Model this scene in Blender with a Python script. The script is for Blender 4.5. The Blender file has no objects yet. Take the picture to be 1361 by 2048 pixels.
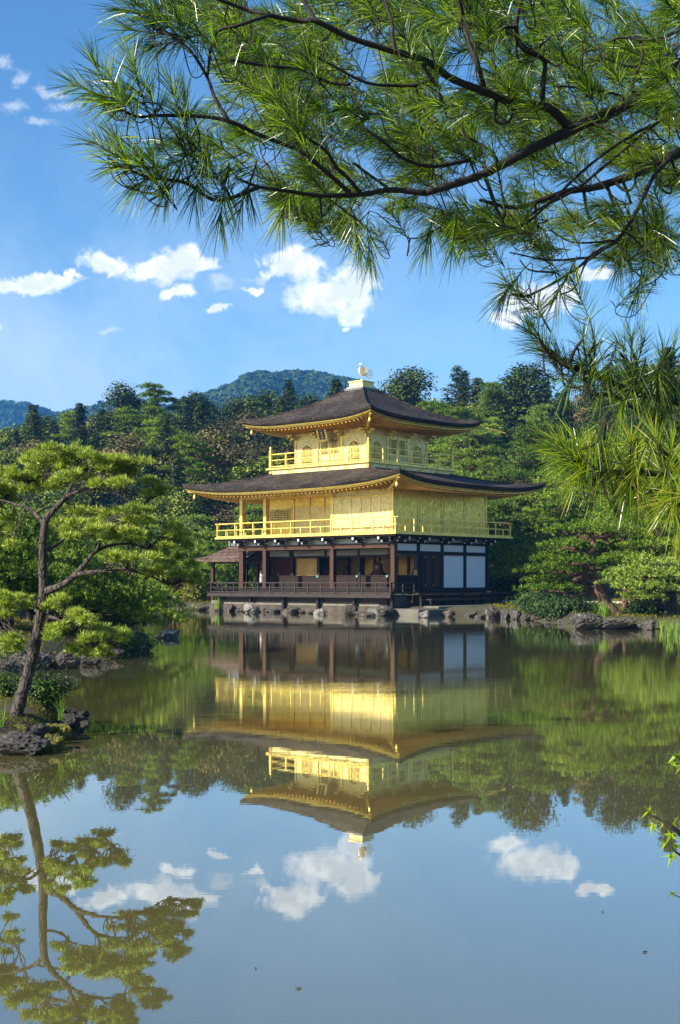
import bpy, bmesh, math, random
import numpy as np
from mathutils import Vector, Matrix, noise as mnoise
R = math.radians
SC = bpy.context.scene
COL = SC.collection

# ------------------------------------------------------------------ camera
CAMZ, HZ, F = 1.72, 1163.0, 2580.0          # eye height, horizon row and focal length of the 1361x2048 picture
cam = bpy.data.cameras.new('camera'); camo = bpy.data.objects.new('camera', cam); COL.objects.link(camo)
camo.location = (0, 0, CAMZ); camo.rotation_euler = (R(90), 0, 0)
cam.sensor_fit = 'VERTICAL'; cam.sensor_height = 36; cam.sensor_width = 24
cam.lens = F / 2048 * 36; cam.shift_y = (HZ - 1024) / 2048
cam.clip_start = 0.05; cam.clip_end = 9000
SC.camera = camo

# ------------------------------------------------------------------ light and exposure
SUN_EL, SUN_A = 28.0, 30.0                  # elevation; angle from -X towards the camera side
sx, sy, sz = -math.cos(R(SUN_A)) * math.cos(R(SUN_EL)), -math.sin(R(SUN_A)) * math.cos(R(SUN_EL)), math.sin(R(SUN_EL))
sl = bpy.data.lights.new('sun', 'SUN'); sl.energy = 5.0; sl.angle = R(0.5); sl.color = (1.0, 0.94, 0.82)
so = bpy.data.objects.new('sun', sl); COL.objects.link(so)
so.rotation_euler = Vector((sx, sy, sz)).to_track_quat('Z', 'Y').to_euler()
SC.view_settings.view_transform = 'Standard'; SC.view_settings.look = 'None'
SC.view_settings.exposure = 1.25; SC.view_settings.gamma = 1.0

class NT:
    """small wrapper for building node trees"""
    def __init__(s, nt): s.nt = nt; s.n = nt.nodes; s.l = nt.links
    def node(s, typ, **kw):
        nd = s.n.new(typ)
        for k, v in kw.items():
            if k.startswith('in_'): nd.inputs[k[3:].replace('_', ' ')].default_value = v
            else: setattr(nd, k, v)
        return nd
    def link(s, a, b): s.l.new(a, b)
    def val(s, sock, v):
        if hasattr(v, 'links') or isinstance(v, bpy.types.NodeSocket): s.l.new(v, sock)
        else: sock.default_value = v
    def math(s, op, a, b=0.0, c=0.0, clamp=False):
        nd = s.n.new('ShaderNodeMath'); nd.operation = op; nd.use_clamp = clamp
        s.val(nd.inputs[0], a); s.val(nd.inputs[1], b); s.val(nd.inputs[2], c); return nd.outputs[0]
    def vmath(s, op, a, b=(0, 0, 0), out=0):
        nd = s.n.new('ShaderNodeVectorMath'); nd.operation = op
        s.val(nd.inputs[0], a); s.val(nd.inputs[1], b); return nd.outputs[out]
    def noise(s, vec, scale, detail=4, rough=0.55, dist=0.0, out='Fac'):
        nd = s.n.new('ShaderNodeTexNoise'); nd.inputs['Scale'].default_value = scale
        nd.inputs['Detail'].default_value = detail; nd.inputs['Roughness'].default_value = rough
        nd.inputs['Distortion'].default_value = dist
        if vec is not None: s.l.new(vec, nd.inputs['Vector'])
        return nd.outputs[out]
    def ramp(s, fac, stops, interp='LINEAR'):
        nd = s.n.new('ShaderNodeValToRGB'); cr = nd.color_ramp; cr.interpolation = interp
        while len(cr.elements) < len(stops): cr.elements.new(0.5)
        for e, (p, c) in zip(cr.elements, stops):
            e.position = p; e.color = (c[0], c[1], c[2], 1) if len(c) == 3 else c
        s.val(nd.inputs[0], fac); return nd.outputs[0]
    def mix(s, fac, a, b, blend='MIX'):
        nd = s.n.new('ShaderNodeMix'); nd.data_type = 'RGBA'; nd.blend_type = blend
        s.val(nd.inputs[0], fac)
        s.val(nd.inputs[6], a if not isinstance(a, tuple) else (a + (1,))[:4])
        s.val(nd.inputs[7], b if not isinstance(b, tuple) else (b + (1,))[:4])
        return nd.outputs[2]
    def smooth(s, x, a, b):
        nd = s.n.new('ShaderNodeMapRange'); nd.interpolation_type = 'SMOOTHSTEP'
        s.val(nd.inputs[0], x); nd.inputs[1].default_value = a; nd.inputs[2].default_value = b
        return nd.outputs[0]

# ------------------------------------------------------------------ world: Nishita sky with clouds at their own directions
w = bpy.data.worlds.new('World'); SC.world = w; w.use_nodes = True
W = NT(w.node_tree); W.n.clear()
sky = W.node('ShaderNodeTexSky', sky_type='NISHITA', sun_disc=False)
sky.sun_elevation = R(SUN_EL); sky.sun_rotation = math.atan2(sx, sy)
sky.altitude = 100; sky.air_density = 1.0; sky.dust_density = 0.8; sky.ozone_density = 3.0
tc = W.node('ShaderNodeTexCoord'); sep = W.node('ShaderNodeSeparateXYZ'); W.link(tc.outputs['Generated'], sep.inputs[0])
yy = W.math('MAXIMUM', sep.outputs[1], 0.02)
cu = W.math('DIVIDE', sep.outputs[0], yy); cv = W.math('DIVIDE', sep.outputs[2], yy)
cmb = W.node('ShaderNodeCombineXYZ'); W.link(cu, cmb.inputs[0]); W.link(cv, cmb.inputs[1])
P2 = cmb.outputs[0]
nz1 = W.noise(P2, 26, 9, 0.62, 0.25, out='Color')
wob = W.vmath('MULTIPLY', W.vmath('SUBTRACT', nz1, (0.5, 0.5, 0.5)), (0.055, 0.036, 0))
PW = W.vmath('ADD', P2, wob)
CLOUDS = [(590,528,58,36),(648,590,72,42),(712,585,50,50),(694,632,30,26),(560,545,34,20),(690,662,12,6),
 (60,574,72,17),(112,562,55,16),(10,572,34,18),(156,552,16,10),
 (222,526,46,24),(330,546,88,28),(362,520,42,24),(404,536,48,18),(345,590,42,13),(435,621,22,9),(510,579,20,8),
 (1070,602,88,34),(1008,640,50,22),(1142,598,30,32),(1190,548,38,14),(-4,662,20,13)]
WISPS = [(8,130,20,14),(32,158,18,16),(26,218,40,12),(86,246,36,9),(140,212,30,14),(112,180,34,12),(450,570,34,14),(225,662,30,6),(520,560,20,8)]
def blobs(lst):
    acc = None
    for (px, py, rx, ry) in lst:
        c = ((px - 680.5) / F, (HZ - py) / F, 0)
        d = W.vmath('MULTIPLY', W.vmath('SUBTRACT', PW, c), (F / rx, F / ry, 0))
        ln = W.vmath('LENGTH', d, out=1)
        v = W.math('SUBTRACT', 1.0, ln)
        acc = v if acc is None else W.math('MAXIMUM', acc, v)
    return acc
fine = W.noise(P2, 90, 8, 0.65, 0.3)
front = W.smooth(sep.outputs[1], 0.02, 0.2)
dens = W.math('ADD', blobs(CLOUDS), W.math('MULTIPLY', W.math('SUBTRACT', fine, 0.5), 1.15))
cl = W.math('MULTIPLY', W.smooth(dens, -0.22, 0.50), front)
wd = W.math('ADD', blobs(WISPS), W.math('MULTIPLY', W.math('SUBTRACT', fine, 0.5), 2.2))
wi = W.math('MULTIPLY', W.math('MULTIPLY', W.smooth(wd, -0.35, 0.9), front), 0.5)
shade = W.noise(P2, 34, 6, 0.6)
ccol = W.ramp(W.smooth(W.math('ADD', shade, W.math('MULTIPLY', dens, 0.12)), 0.42, 0.66), [(0, (7.6, 7.7, 7.8)), (1, (5.2, 5.5, 6.1))])
skyc = W.node('ShaderNodeHueSaturation'); skyc.inputs['Saturation'].default_value = 1.22; skyc.inputs['Value'].default_value = 1.0
W.link(sky.outputs[0], skyc.inputs['Color'])
veil = W.math('MULTIPLY', W.math('MULTIPLY', W.math('MULTIPLY', W.smooth(W.noise(P2, 5, 6, 0.6, 0.5), 0.30, 0.72), W.smooth(cv, 0.42, 0.14)), W.smooth(cu, 0.32, -0.22)), 0.70)
c1 = W.mix(veil, skyc.outputs[0], (4.2, 5.0, 5.6))
c2 = W.mix(wi, c1, (5.0, 5.3, 5.6))
c3 = W.mix(cl, c2, ccol)
bg = W.node('ShaderNodeBackground'); bg.inputs['Strength'].default_value = 0.083
W.link(c3, bg.inputs[0]); wo = W.node('ShaderNodeOutputWorld'); W.link(bg.outputs[0], wo.inputs[0])
w.cycles.sampling_method = 'MANUAL'; w.cycles.sample_map_resolution = 512
SC.cycles.max_bounces = 7; SC.cycles.diffuse_bounces = 3; SC.cycles.glossy_bounces = 3; SC.cycles.transmission_bounces = 4
SC.cycles.transparent_max_bounces = 6; SC.cycles.caustics_reflective = False; SC.cycles.caustics_refractive = False
SC.cycles.volume_bounces = 0; SC.cycles.use_denoising = True; SC.cycles.denoising_prefilter = 'ACCURATE'; SC.cycles.sample_clamp_indirect = 6.0

# ------------------------------------------------------------------ helpers
def at(px, py, Y): return Vector(((px - 680.5) / F * Y, Y, CAMZ - (py - HZ) / F * Y))
def water_y(py): return CAMZ * F / (py - HZ)

def tag(o, label=None, cat=None, group=None, kind=None):
    if label: o['label'] = label
    if cat: o['category'] = cat
    if group: o['group'] = group
    if kind: o['kind'] = kind
    return o
def empty(name, loc=(0, 0, 0), rz=0, parent=None):
    o = bpy.data.objects.new(name, None); o.location = loc; o.rotation_euler = (0, 0, rz)
    o.empty_display_size = 0.3; COL.objects.link(o); o.parent = parent; return o
def link_mesh(name, me, mat=None, parent=None):
    if mat and not me.materials: me.materials.append(mat)
    o = bpy.data.objects.new(name, me); COL.objects.link(o); o.parent = parent; return o
def mesh_np(name, V, Fc, mat, parent=None, smooth=False):
    V = np.asarray(V, dtype=np.float32); Fc = np.asarray(Fc, dtype=np.int32)
    me = bpy.data.meshes.new(name); k = Fc.shape[1]
    me.vertices.add(len(V)); me.vertices.foreach_set('co', V.ravel())
    me.loops.add(Fc.size); me.loops.foreach_set('vertex_index', Fc.ravel())
    me.polygons.add(len(Fc)); me.polygons.foreach_set('loop_start', np.arange(len(Fc), dtype=np.int32) * k)
    if smooth: me.polygons.foreach_set('use_smooth', np.ones(len(Fc), dtype=bool))
    me.update(calc_edges=True)
    return link_mesh(name, me, mat, parent)

def catmull(pts, n=6):
    pts = [Vector(p) for p in pts]
    if len(pts) < 3: 
        return [pts[0].lerp(pts[-1], i / n) for i in range(n + 1)]
    out = []
    P = [pts[0] * 2 - pts[1]] + pts + [pts[-1] * 2 - pts[-2]]
    for i in range(1, len(P) - 2):
        a, b, c, d = P[i-1], P[i], P[i+1], P[i+2]
        for j in range(n):
            t = j / n
            out.append(0.5 * ((2*b) + (c - a)*t + (2*a - 5*b + 4*c - d)*t*t + (3*b - a - 3*c + d)*t**3))
    out.append(pts[-1]); return out

class MB:
    def __init__(s): s.v = []; s.f = []; s.mi = []
    def add(s, vs, fs, m=0):
        o = len(s.v); s.v.extend([tuple(v) for v in vs]); s.f.extend([tuple(i + o for i in f) for f in fs]); s.mi.extend([m] * len(fs)); return s
    def box(s, x0, x1, y0, y1, z0, z1, m=0):
        if x0 > x1: x0, x1 = x1, x0
        if y0 > y1: y0, y1 = y1, y0
        if z0 > z1: z0, z1 = z1, z0
        return s.add([(x0,y0,z0),(x1,y0,z0),(x1,y1,z0),(x0,y1,z0),(x0,y0,z1),(x1,y0,z1),(x1,y1,z1),(x0,y1,z1)],
              [(0,3,2,1),(4,5,6,7),(0,1,5,4),(1,2,6,5),(2,3,7,6),(3,0,4,7)], m)
    def tube(s, pts, rad, n=6, m=0, cap=True):
        pts = [Vector(p) for p in pts]; k = len(pts)
        if not hasattr(rad, '__len__'): rad = [rad] * k
        base = len(s.v); nrm = None
        for i, p in enumerate(pts):
            d = (pts[min(i+1, k-1)] - pts[max(i-1, 0)])
            if d.length < 1e-9: d = Vector((0, 0, 1))
            d.normalize()
            if nrm is None:
                nrm = d.orthogonal().normalized()
            else:
                nrm = (nrm - d * nrm.dot(d))
                nrm = nrm.normalized() if nrm.length > 1e-6 else d.orthogonal().normalized()
            b = d.cross(nrm)
            for j in range(n):
                a = 2 * math.pi * j / n
                s.v.append(tuple(p + (nrm * math.cos(a) + b * math.sin(a)) * rad[i]))
        for i in range(k - 1):
            for j in range(n):
                a = base + i*n + j; b2 = base + i*n + (j+1) % n
                s.f.append((a, b2, b2 + n, a + n)); s.mi.append(m)
        if cap:
            s.f.append(tuple(base + j for j in reversed(range(n)))); s.mi.append(m)
            s.f.append(tuple(base + (k-1)*n + j for j in range(n))); s.mi.append(m)
        return s
    def prism(s, poly, ax, a0, a1, m=0):
        """poly: 2D points; ax: which axis is extruded (0,1,2)"""
        n = len(poly)
        def mk(p, a):
            if ax == 0: return (a, p[0], p[1])
            if ax == 1: return (p[0], a, p[1])
            return (p[0], p[1], a)
        vs = [mk(p, a0) for p in poly] + [mk(p, a1) for p in poly]
        fs = [tuple(range(n)), tuple(reversed(range(n, 2*n)))] + [(i, i+n, (i+1) % n + n, (i+1) % n) for i in range(n)]
        return s.add(vs, fs, m)
    def build(s, name, mat, parent=None, smooth=False, bevel=0):
        me = bpy.data.meshes.new(name); me.from_pydata(s.v, [], s.f)
        mats = mat if isinstance(mat, (list, tuple)) else [mat]
        for mm in mats: me.materials.append(mm)
        if len(mats) > 1: me.polygons.foreach_set('material_index', s.mi)
        if smooth: me.polygons.foreach_set('use_smooth', [True] * len(s.f))
        bm = bmesh.new(); bm.from_mesh(me); bmesh.ops.recalc_face_normals(bm, faces=bm.faces)
        if bevel: bmesh.ops.bevel(bm, geom=list(bm.edges), offset=bevel, segments=1, affect='EDGES', clamp_overlap=True)
        bm.to_mesh(me); bm.free()
        return link_mesh(name, me, None, parent)

# ------------------------------------------------------------------ materials
def new_mat(name):
    m = bpy.data.materials.new(name); m.use_nodes = True; T = NT(m.node_tree)
    b = m.node_tree.nodes['Principled BSDF']; return m, T, b
def objpos(T):
    return T.node('ShaderNodeTexCoord').outputs['Object']
def worldpos(T):
    return T.node('ShaderNodeNewGeometry').outputs['Position']
def bump(T, b, h, strength=0.5, dist=0.02):
    bp = T.node('ShaderNodeBump'); bp.inputs['Strength'].default_value = strength; bp.inputs['Distance'].default_value = dist
    T.link(h, bp.inputs['Height']); T.link(bp.outputs[0], b.inputs['Normal']); return bp
def foliage_mat(name, cols, rough=0.5, trans=0.35, tint=(1.5, 1.5, 0.6), spec=0.4, scale=1.2):
    """cols: dark, mid, light leaf colours; variation per leaf and in patches"""
    m, T, b = new_mat(name)
    g = T.node('ShaderNodeNewGeometry')
    oi = T.node('ShaderNodeObjectInfo')
    f = T.math('ADD', T.math('MULTIPLY', g.outputs['Random Per Island'], 0.55), T.math('MULTIPLY', T.noise(g.outputs['Position'], scale, 2), 0.55))
    f = T.math('ADD', f, T.math('MULTIPLY', T.math('SUBTRACT', oi.outputs['Random'], 0.5), 0.3))
    col = T.ramp(f, [(p, c) for p, c in zip((0.15, 0.5, 0.85) if len(cols) == 3 else (0.28, 0.54, 0.82, 0.95), cols)])
    T.link(col, b.inputs['Base Color']); b.inputs['Roughness'].default_value = rough
    b.inputs['Specular IOR Level'].default_value = spec
    tr = T.node('ShaderNodeBsdfTranslucent')
    T.link(T.mix(1.0, col, tint, 'MULTIPLY'), tr.inputs[0])
    mx = T.node('ShaderNodeMixShader'); mx.inputs[0].default_value = trans
    T.link(b.outputs[0], mx.inputs[1]); T.link(tr.outputs[0], mx.inputs[2])
    T.link(mx.outputs[0], m.node_tree.nodes['Material Output'].inputs[0])
    return m

def wood_mat(name, dark, light, rough=0.6, sc=3.0, stretch=(1, 1, 12)):
    m, T, b = new_mat(name)
    v = T.vmath('MULTIPLY', objpos(T), stretch)
    n = T.noise(v, sc, 6, 0.6, 0.3)
    T.link(T.ramp(n, [(0.3, dark), (0.7, light)]), b.inputs['Base Color'])
    b.inputs['Roughness'].default_value = rough; b.inputs['Specular IOR Level'].default_value = 0.2; bump(T, b, n, 0.3, 0.01)
    return m

M = {}
def gold(name, base, metal, rough, streak=None, leaf=True):
    m, T, b = new_mat(name)
    p = objpos(T)
    n1 = T.noise(p, 2.2, 5, 0.6); n2 = T.noise(p, 40, 3, 0.6)
    br = T.node('ShaderNodeTexVoronoi'); br.feature = 'F1'; br.distance = 'CHEBYCHEV'; br.inputs['Scale'].default_value = 8.5
    br.inputs['Randomness'].default_value = 0.25
    T.link(p, br.inputs['Vector'])
    lf = T.node('ShaderNodeSeparateColor'); T.link(br.outputs['Color'], lf.inputs[0])
    f = T.math('ADD', T.math('MULTIPLY', n1, 0.6), T.math('MULTIPLY', lf.outputs[0], 0.30 if leaf else 0.0))
    f = T.math('ADD', f, T.math('MULTIPLY', n2, 0.05))
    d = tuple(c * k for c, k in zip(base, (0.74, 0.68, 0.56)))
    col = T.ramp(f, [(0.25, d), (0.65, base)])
    T.link(col, b.inputs['Base Color']); b.inputs['Metallic'].default_value = metal
    T.link(T.math('ADD', T.math('MULTIPLY', lf.outputs[1], 0.24), rough - 0.12), b.inputs['Roughness'])
    h = T.math('ADD', T.math('MULTIPLY', n2, 0.5), T.math('MULTIPLY', n1, 1.0))
    if streak:
        wv = T.node('ShaderNodeTexWave'); wv.wave_type = 'BANDS'; wv.bands_direction = 'Z'; wv.wave_profile = 'SAW'
        wv.inputs['Scale'].default_value = streak; T.link(p, wv.inputs['Vector'])
        h = T.math('ADD', h, T.math('MULTIPLY', wv.outputs['Fac'], 1.6))
    bump(T, b, h, 0.35, 0.012)
    return m
M['gold'] = gold('gold_leaf', (0.92, 0.71, 0.13), 0.62, 0.40)
M['gold_slat'] = gold('gold_leaf_slats', (0.84, 0.70, 0.29), 0.45, 0.45, streak=1.9)
M['gold_trim'] = gold('gold_trim', (0.95, 0.75, 0.21), 0.6, 0.36, leaf=False)
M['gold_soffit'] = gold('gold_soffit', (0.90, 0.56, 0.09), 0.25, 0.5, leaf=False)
M['gold_pale'] = gold('gold_pale', (0.80, 0.68, 0.29), 0.4, 0.45)
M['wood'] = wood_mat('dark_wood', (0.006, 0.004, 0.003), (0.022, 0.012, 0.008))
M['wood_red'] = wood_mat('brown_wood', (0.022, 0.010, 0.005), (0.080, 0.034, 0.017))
M['wood_grey'] = wood_mat('weathered_wood', (0.010, 0.007, 0.006), (0.05, 0.036, 0.030))
M['wood_door'] = wood_mat('door_wood', (0.008, 0.004, 0.003), (0.030, 0.013, 0.008))
def plain(name, c, rough=0.7, metal=0, var=0.25, sc=8, bm=0.15):
    m, T, b = new_mat(name)
    n = T.noise(objpos(T), sc, 5, 0.6)
    T.link(T.ramp(n, [(0.25, tuple(x * (1 - var) for x in c)), (0.75, tuple(min(1, x * (1 + var)) for x in c))]), b.inputs['Base Color'])
    b.inputs['Roughness'].default_value = rough; b.inputs['Metallic'].default_value = metal
    if bm: bump(T, b, n, bm, 0.02)
    return m
M['plaster'] = plain('white_plaster', (0.72, 0.74, 0.76), 0.8, var=0.05)
M['white'] = plain('white_paint', (0.8, 0.8, 0.78), 0.6, var=0.04)
M['black'] = plain('black_lacquer', (0.02, 0.018, 0.016), 0.35)
M['paper'] = plain('amber_screen', (0.82, 0.46, 0.10), 0.6, var=0.2, sc=2)  # amber brightened in the base colour to stand in for warm light inside the hall
M['statue'] = plain('statue_bronze', (0.14, 0.07, 0.03), 0.5, metal=0.3)
M['pane'] = wood_mat('window_lattice_pane', (0.10, 0.055, 0.022), (0.22, 0.13, 0.06), 0.6)
M['copper'] = plain('green_copper', (0.10, 0.22, 0.19), 0.5, metal=0.3)
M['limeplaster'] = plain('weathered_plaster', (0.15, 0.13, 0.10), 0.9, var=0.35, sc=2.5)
M['slab'] = plain('slab_stone', (0.11, 0.10, 0.08), 0.85, var=0.4, sc=2.0, bm=0.5)
M['ridge'] = plain('ridge_tile', (0.10, 0.11, 0.12), 0.6)

def roof_mat(name, c0, c1, c2):
    m, T, b = new_mat(name)
    p = objpos(T)
    n = T.noise(T.vmath('MULTIPLY', p, (1, 1, 3.5)), 5.0, 9, 0.72, 0.4)
    n2 = T.noise(p, 0.7, 3, 0.5)
    n3 = T.noise(T.vmath('MULTIPLY', p, (1, 1, 6)), 26, 4, 0.7)
    f = T.math('ADD', T.math('MULTIPLY', n, 0.55), T.math('ADD', T.math('MULTIPLY', n2, 0.2), T.math('MULTIPLY', n3, 0.25)))
    wv = T.node('ShaderNodeTexWave'); wv.wave_type = 'BANDS'; wv.bands_direction = 'Z'; wv.wave_profile = 'SAW'; wv.inputs['Scale'].default_value = 1.6; wv.inputs['Distortion'].default_value = 1.2; wv.inputs['Detail Scale'].default_value = 2.5; T.link(p, wv.inputs['Vector'])
    f = T.math('ADD', f, T.math('MULTIPLY', T.math('SUBTRACT', wv.outputs['Fac'], 0.5), 0.05)); n3 = T.math('ADD', n3, T.math('MULTIPLY', wv.outputs['Fac'], 0.7))
    T.link(T.ramp(f, [(0.42, c0), (0.5, c1), (0.58, c2)]), b.inputs['Base Color'])
    b.inputs['Roughness'].default_value = 0.75; b.inputs['Specular IOR Level'].default_value = 0.25
    bump(T, b, T.math('ADD', n, n3), 0.9, 0.06); return m
M['roof'] = roof_mat('bark_shingle', (0.008, 0.005, 0.0035), (0.034, 0.024, 0.017), (0.12, 0.09, 0.07))
M['roof_brown'] = roof_mat('brown_shingle', (0.03, 0.018, 0.012), (0.12, 0.072, 0.05), (0.26, 0.18, 0.13))

def rock_mat():
    m, T, b = new_mat('rock'); p = objpos(T); oi = T.node('ShaderNodeObjectInfo')
    p = T.vmath('ADD', p, T.node('ShaderNodeCombineXYZ').outputs[0])
    n = T.noise(p, 2.2, 9, 0.7, 0.6); v = T.noise(p, 9.0, 6, 0.75, 0.2)
    f = T.math('ADD', T.math('MULTIPLY', n, 0.6), T.math('MULTIPLY', v, 0.4))
    col = T.ramp(f, [(0.40, (0.010, 0.009, 0.009)), (0.49, (0.055, 0.048, 0.042)), (0.56, (0.13, 0.115, 0.10)), (0.63, (0.40, 0.37, 0.33))])
    col = T.mix(T.math('MULTIPLY', oi.outputs['Random'], 0.5), col, (0.10, 0.07, 0.05))
    g = T.node('ShaderNodeNewGeometry'); sp = T.node('ShaderNodeSeparateXYZ'); T.link(g.outputs['Normal'], sp.inputs[0])
    ms = T.math('MULTIPLY', T.smooth(sp.outputs[2], 0.5, 0.95), T.smooth(T.noise(p, 1.7, 4, 0.6), 0.5, 0.62))
    col = T.mix(T.math('MULTIPLY', ms, 0.8), col, (0.07, 0.075, 0.012))
    T.link(col, b.inputs['Base Color']); b.inputs['Roughness'].default_value = 0.85
    bump(T, b, f, 1.0, 0.12); return m
M['rock'] = rock_mat()
M['pale_rock'] = plain('pale_rock', (0.19, 0.175, 0.15), 0.85, var=0.75, sc=3, bm=0.8)
def moss_mat():
    m, T, b = new_mat('mossy_rock'); p = worldpos(T)
    n = T.noise(p, 7, 8, 0.7)
    T.link(T.ramp(n, [(0.36, (0.02, 0.02, 0.008)), (0.5, (0.10, 0.10, 0.012)), (0.62, (0.26, 0.20, 0.02)), (0.7, (0.12, 0.15, 0.02))]), b.inputs['Base Color'])
    b.inputs['Roughness'].default_value = 0.95; bump(T, b, T.noise(p, 60, 4), 1.0, 0.03); return m
M['moss'] = moss_mat()
def bark_mat(name, c0, c1):
    m, T, b = new_mat(name); p = objpos(T)
    v = T.node('ShaderNodeTexVoronoi'); v.feature = 'DISTANCE_TO_EDGE'; v.inputs['Scale'].default_value = 14
    T.link(T.vmath('MULTIPLY', T.vmath('ADD', p, T.vmath('MULTIPLY', T.noise(p, 9, 3, out='Color'), (0.12, 0.12, 0.12))), (1, 1, 0.35)), v.inputs['Vector'])
    n = T.noise(p, 22, 6, 0.7); f = T.math('ADD', T.math('MULTIPLY', T.smooth(v.outputs[0], 0.0, 0.14), 0.55), T.math('MULTIPLY', n, 0.45))
    T.link(T.ramp(f, [(0.2, c0), (0.75, c1)]), b.inputs['Base Color']); b.inputs['Roughness'].default_value = 0.9
    bump(T, b, f, 1.0, 0.03); return m
M['bark'] = bark_mat('pine_bark', (0.008, 0.006, 0.005), (0.070, 0.052, 0.042))
M['bark_red'] = bark_mat('red_pine_bark', (0.03, 0.014, 0.010), (0.17, 0.085, 0.055))
M['bark_grey'] = bark_mat('grey_bark', (0.02, 0.018, 0.016), (0.12, 0.10, 0.09))
M['twig'] = plain('twig_bark', (0.016, 0.011, 0.008), 0.85, var=0.5, sc=60)

M['needle_fg'] = foliage_mat('long_pine_needles', ((0.005, 0.018, 0.002), (0.045, 0.110, 0.006), (0.34, 0.44, 0.022), (0.50, 0.42, 0.05)), 0.28, 0.44, (1.7, 1.9, 0.3), 0.6, 4.0)
M['pine_bright'] = foliage_mat('bright_pine_foliage', ((0.020, 0.060, 0.005), (0.12, 0.21, 0.018), (0.48, 0.54, 0.08)), 0.42, 0.18, (1.7, 1.6, 0.5), 0.4, 4.0)
M['pine_mid'] = foliage_mat('pine_foliage', ((0.010, 0.034, 0.003), (0.11, 0.20, 0.015), (0.40, 0.47, 0.06)), 0.6, 0.24, (1.4, 1.5, 0.6), 0.12, 0.7)
M['pine_blue'] = foliage_mat('blue_pine_foliage', ((0.006, 0.022, 0.003), (0.062, 0.125, 0.015), (0.26, 0.35, 0.06)), 0.6, 0.2, (1.3, 1.4, 0.6), 0.1, 0.7)
M['conifer'] = foliage_mat('dark_conifer_foliage', ((0.002, 0.006, 0.002), (0.013, 0.028, 0.006), (0.090, 0.120, 0.026)), 0.7, 0.08, (1.2, 1.4, 0.6), 0.06, 0.5)
M['broad'] = foliage_mat('broadleaf_foliage', ((0.004, 0.012, 0.002), (0.040, 0.075, 0.008), (0.29, 0.32, 0.045)), 0.65, 0.15, (1.4, 1.4, 0.5), 0.1, 0.5)
M['olive'] = foliage_mat('olive_foliage', ((0.008, 0.008, 0.003), (0.055, 0.050, 0.016), (0.26, 0.21, 0.08)), 0.65, 0.15, (1.3, 1.2, 0.6), 0.1, 0.5)
M['yellow'] = foliage_mat('yellow_green_foliage', ((0.045, 0.065, 0.008), (0.13, 0.15, 0.015), (0.27, 0.25, 0.03)), 0.55, 0.3, (1.4, 1.3, 0.6), 0.3, 0.3)
M['shrub'] = foliage_mat('shrub_leaves', ((0.012, 0.040, 0.008), (0.045, 0.105, 0.016), (0.14, 0.22, 0.035)), 0.5, 0.3, (1.5, 1.6, 0.5), 0.3, 3.0)
M['shrub_dark'] = foliage_mat('dark_shrub_leaves', ((0.005, 0.016, 0.003), (0.018, 0.045, 0.008), (0.06, 0.10, 0.018)), 0.6, 0.2, (1.4, 1.5, 0.5), 0.2, 3.0)
M['reed'] = foliage_mat('reed_leaves', ((0.05, 0.12, 0.008), (0.12, 0.24, 0.015), (0.25, 0.38, 0.03)), 0.4, 0.4, (1.6, 1.6, 0.4), 0.4, 3.0)
M['maple'] = foliage_mat('maple_leaves', ((0.10, 0.20, 0.005), (0.26, 0.38, 0.01), (0.45, 0.55, 0.02)), 0.4, 0.45, (1.3, 1.3, 0.4), 0.4, 20.0)
M['far_forest'] = foliage_mat('far_forest_crowns', ((0.006, 0.016, 0.006), (0.018, 0.040, 0.012), (0.045, 0.070, 0.018)), 0.8, 0.0, (1, 1, 1), 0.1, 0.05)
# ================================================================== terrain
POND = np.array([(-9,1.2),(-3,1.3),(0.9,1.3),(1.55,1.7),(2.0,5.2),(2.8,7.6),(7,9),(13,14),(16.5,24),(15.5,34),(13.5,41),(12.0,44.6),
 (11.2,46.5),(8.6,47.7),(8.9,52.4),(8.4,58.5),(7.3,63.4),(5.4,65.0),(3.7,65.2),(2.1,67.0),(-7.5,75.6),(-8.6,78.0),(-10.6,79.5),(-13.2,90),(-22,120),(-31,128),(-44,110),(-48,70),(-44,30),(-30,8)], float)
ISLE1 = np.array([(-13,22.8),(-8.5,23.6),(-6.4,24.6),(-5.5,26.5),(-5.0,29.5),(-5.3,33),(-6.6,37),(-9.5,41),(-15,43),(-21,36),(-19,25)], float)
ISLE2 = np.array([(-5.8,12.2),(-4.2,12.5),(-3.35,12.9),(-3.05,13.8),(-2.95,15),(-3.3,16.4),(-4.4,17.2),(-6,16.4),(-6.6,13.6)], float)
def sdist(poly, X, Y):
    """signed distance, positive inside"""
    ins = np.zeros(X.shape, bool); dm = np.full(X.shape, 1e9)
    n = len(poly)
    for i in range(n):
        x1, y1 = poly[i]; x2, y2 = poly[(i+1) % n]
        cond = ((y1 > Y) != (y2 > Y)); xi = (x2-x1) * (Y-y1) / ((y2-y1) + 1e-12) + x1
        ins ^= cond & (X < xi)
        t = np.clip(((X-x1)*(x2-x1) + (Y-y1)*(y2-y1)) / ((x2-x1)**2 + (y2-y1)**2), 0, 1)
        dm = np.minimum(dm, np.hypot(X - x1 - t*(x2-x1), Y - y1 - t*(y2-y1)))
    return np.where(ins, dm, -dm)
def sst(a, b, x):
    t = np.clip((x - a) / (b - a), 0, 1); return t*t*(3-2*t)
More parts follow.
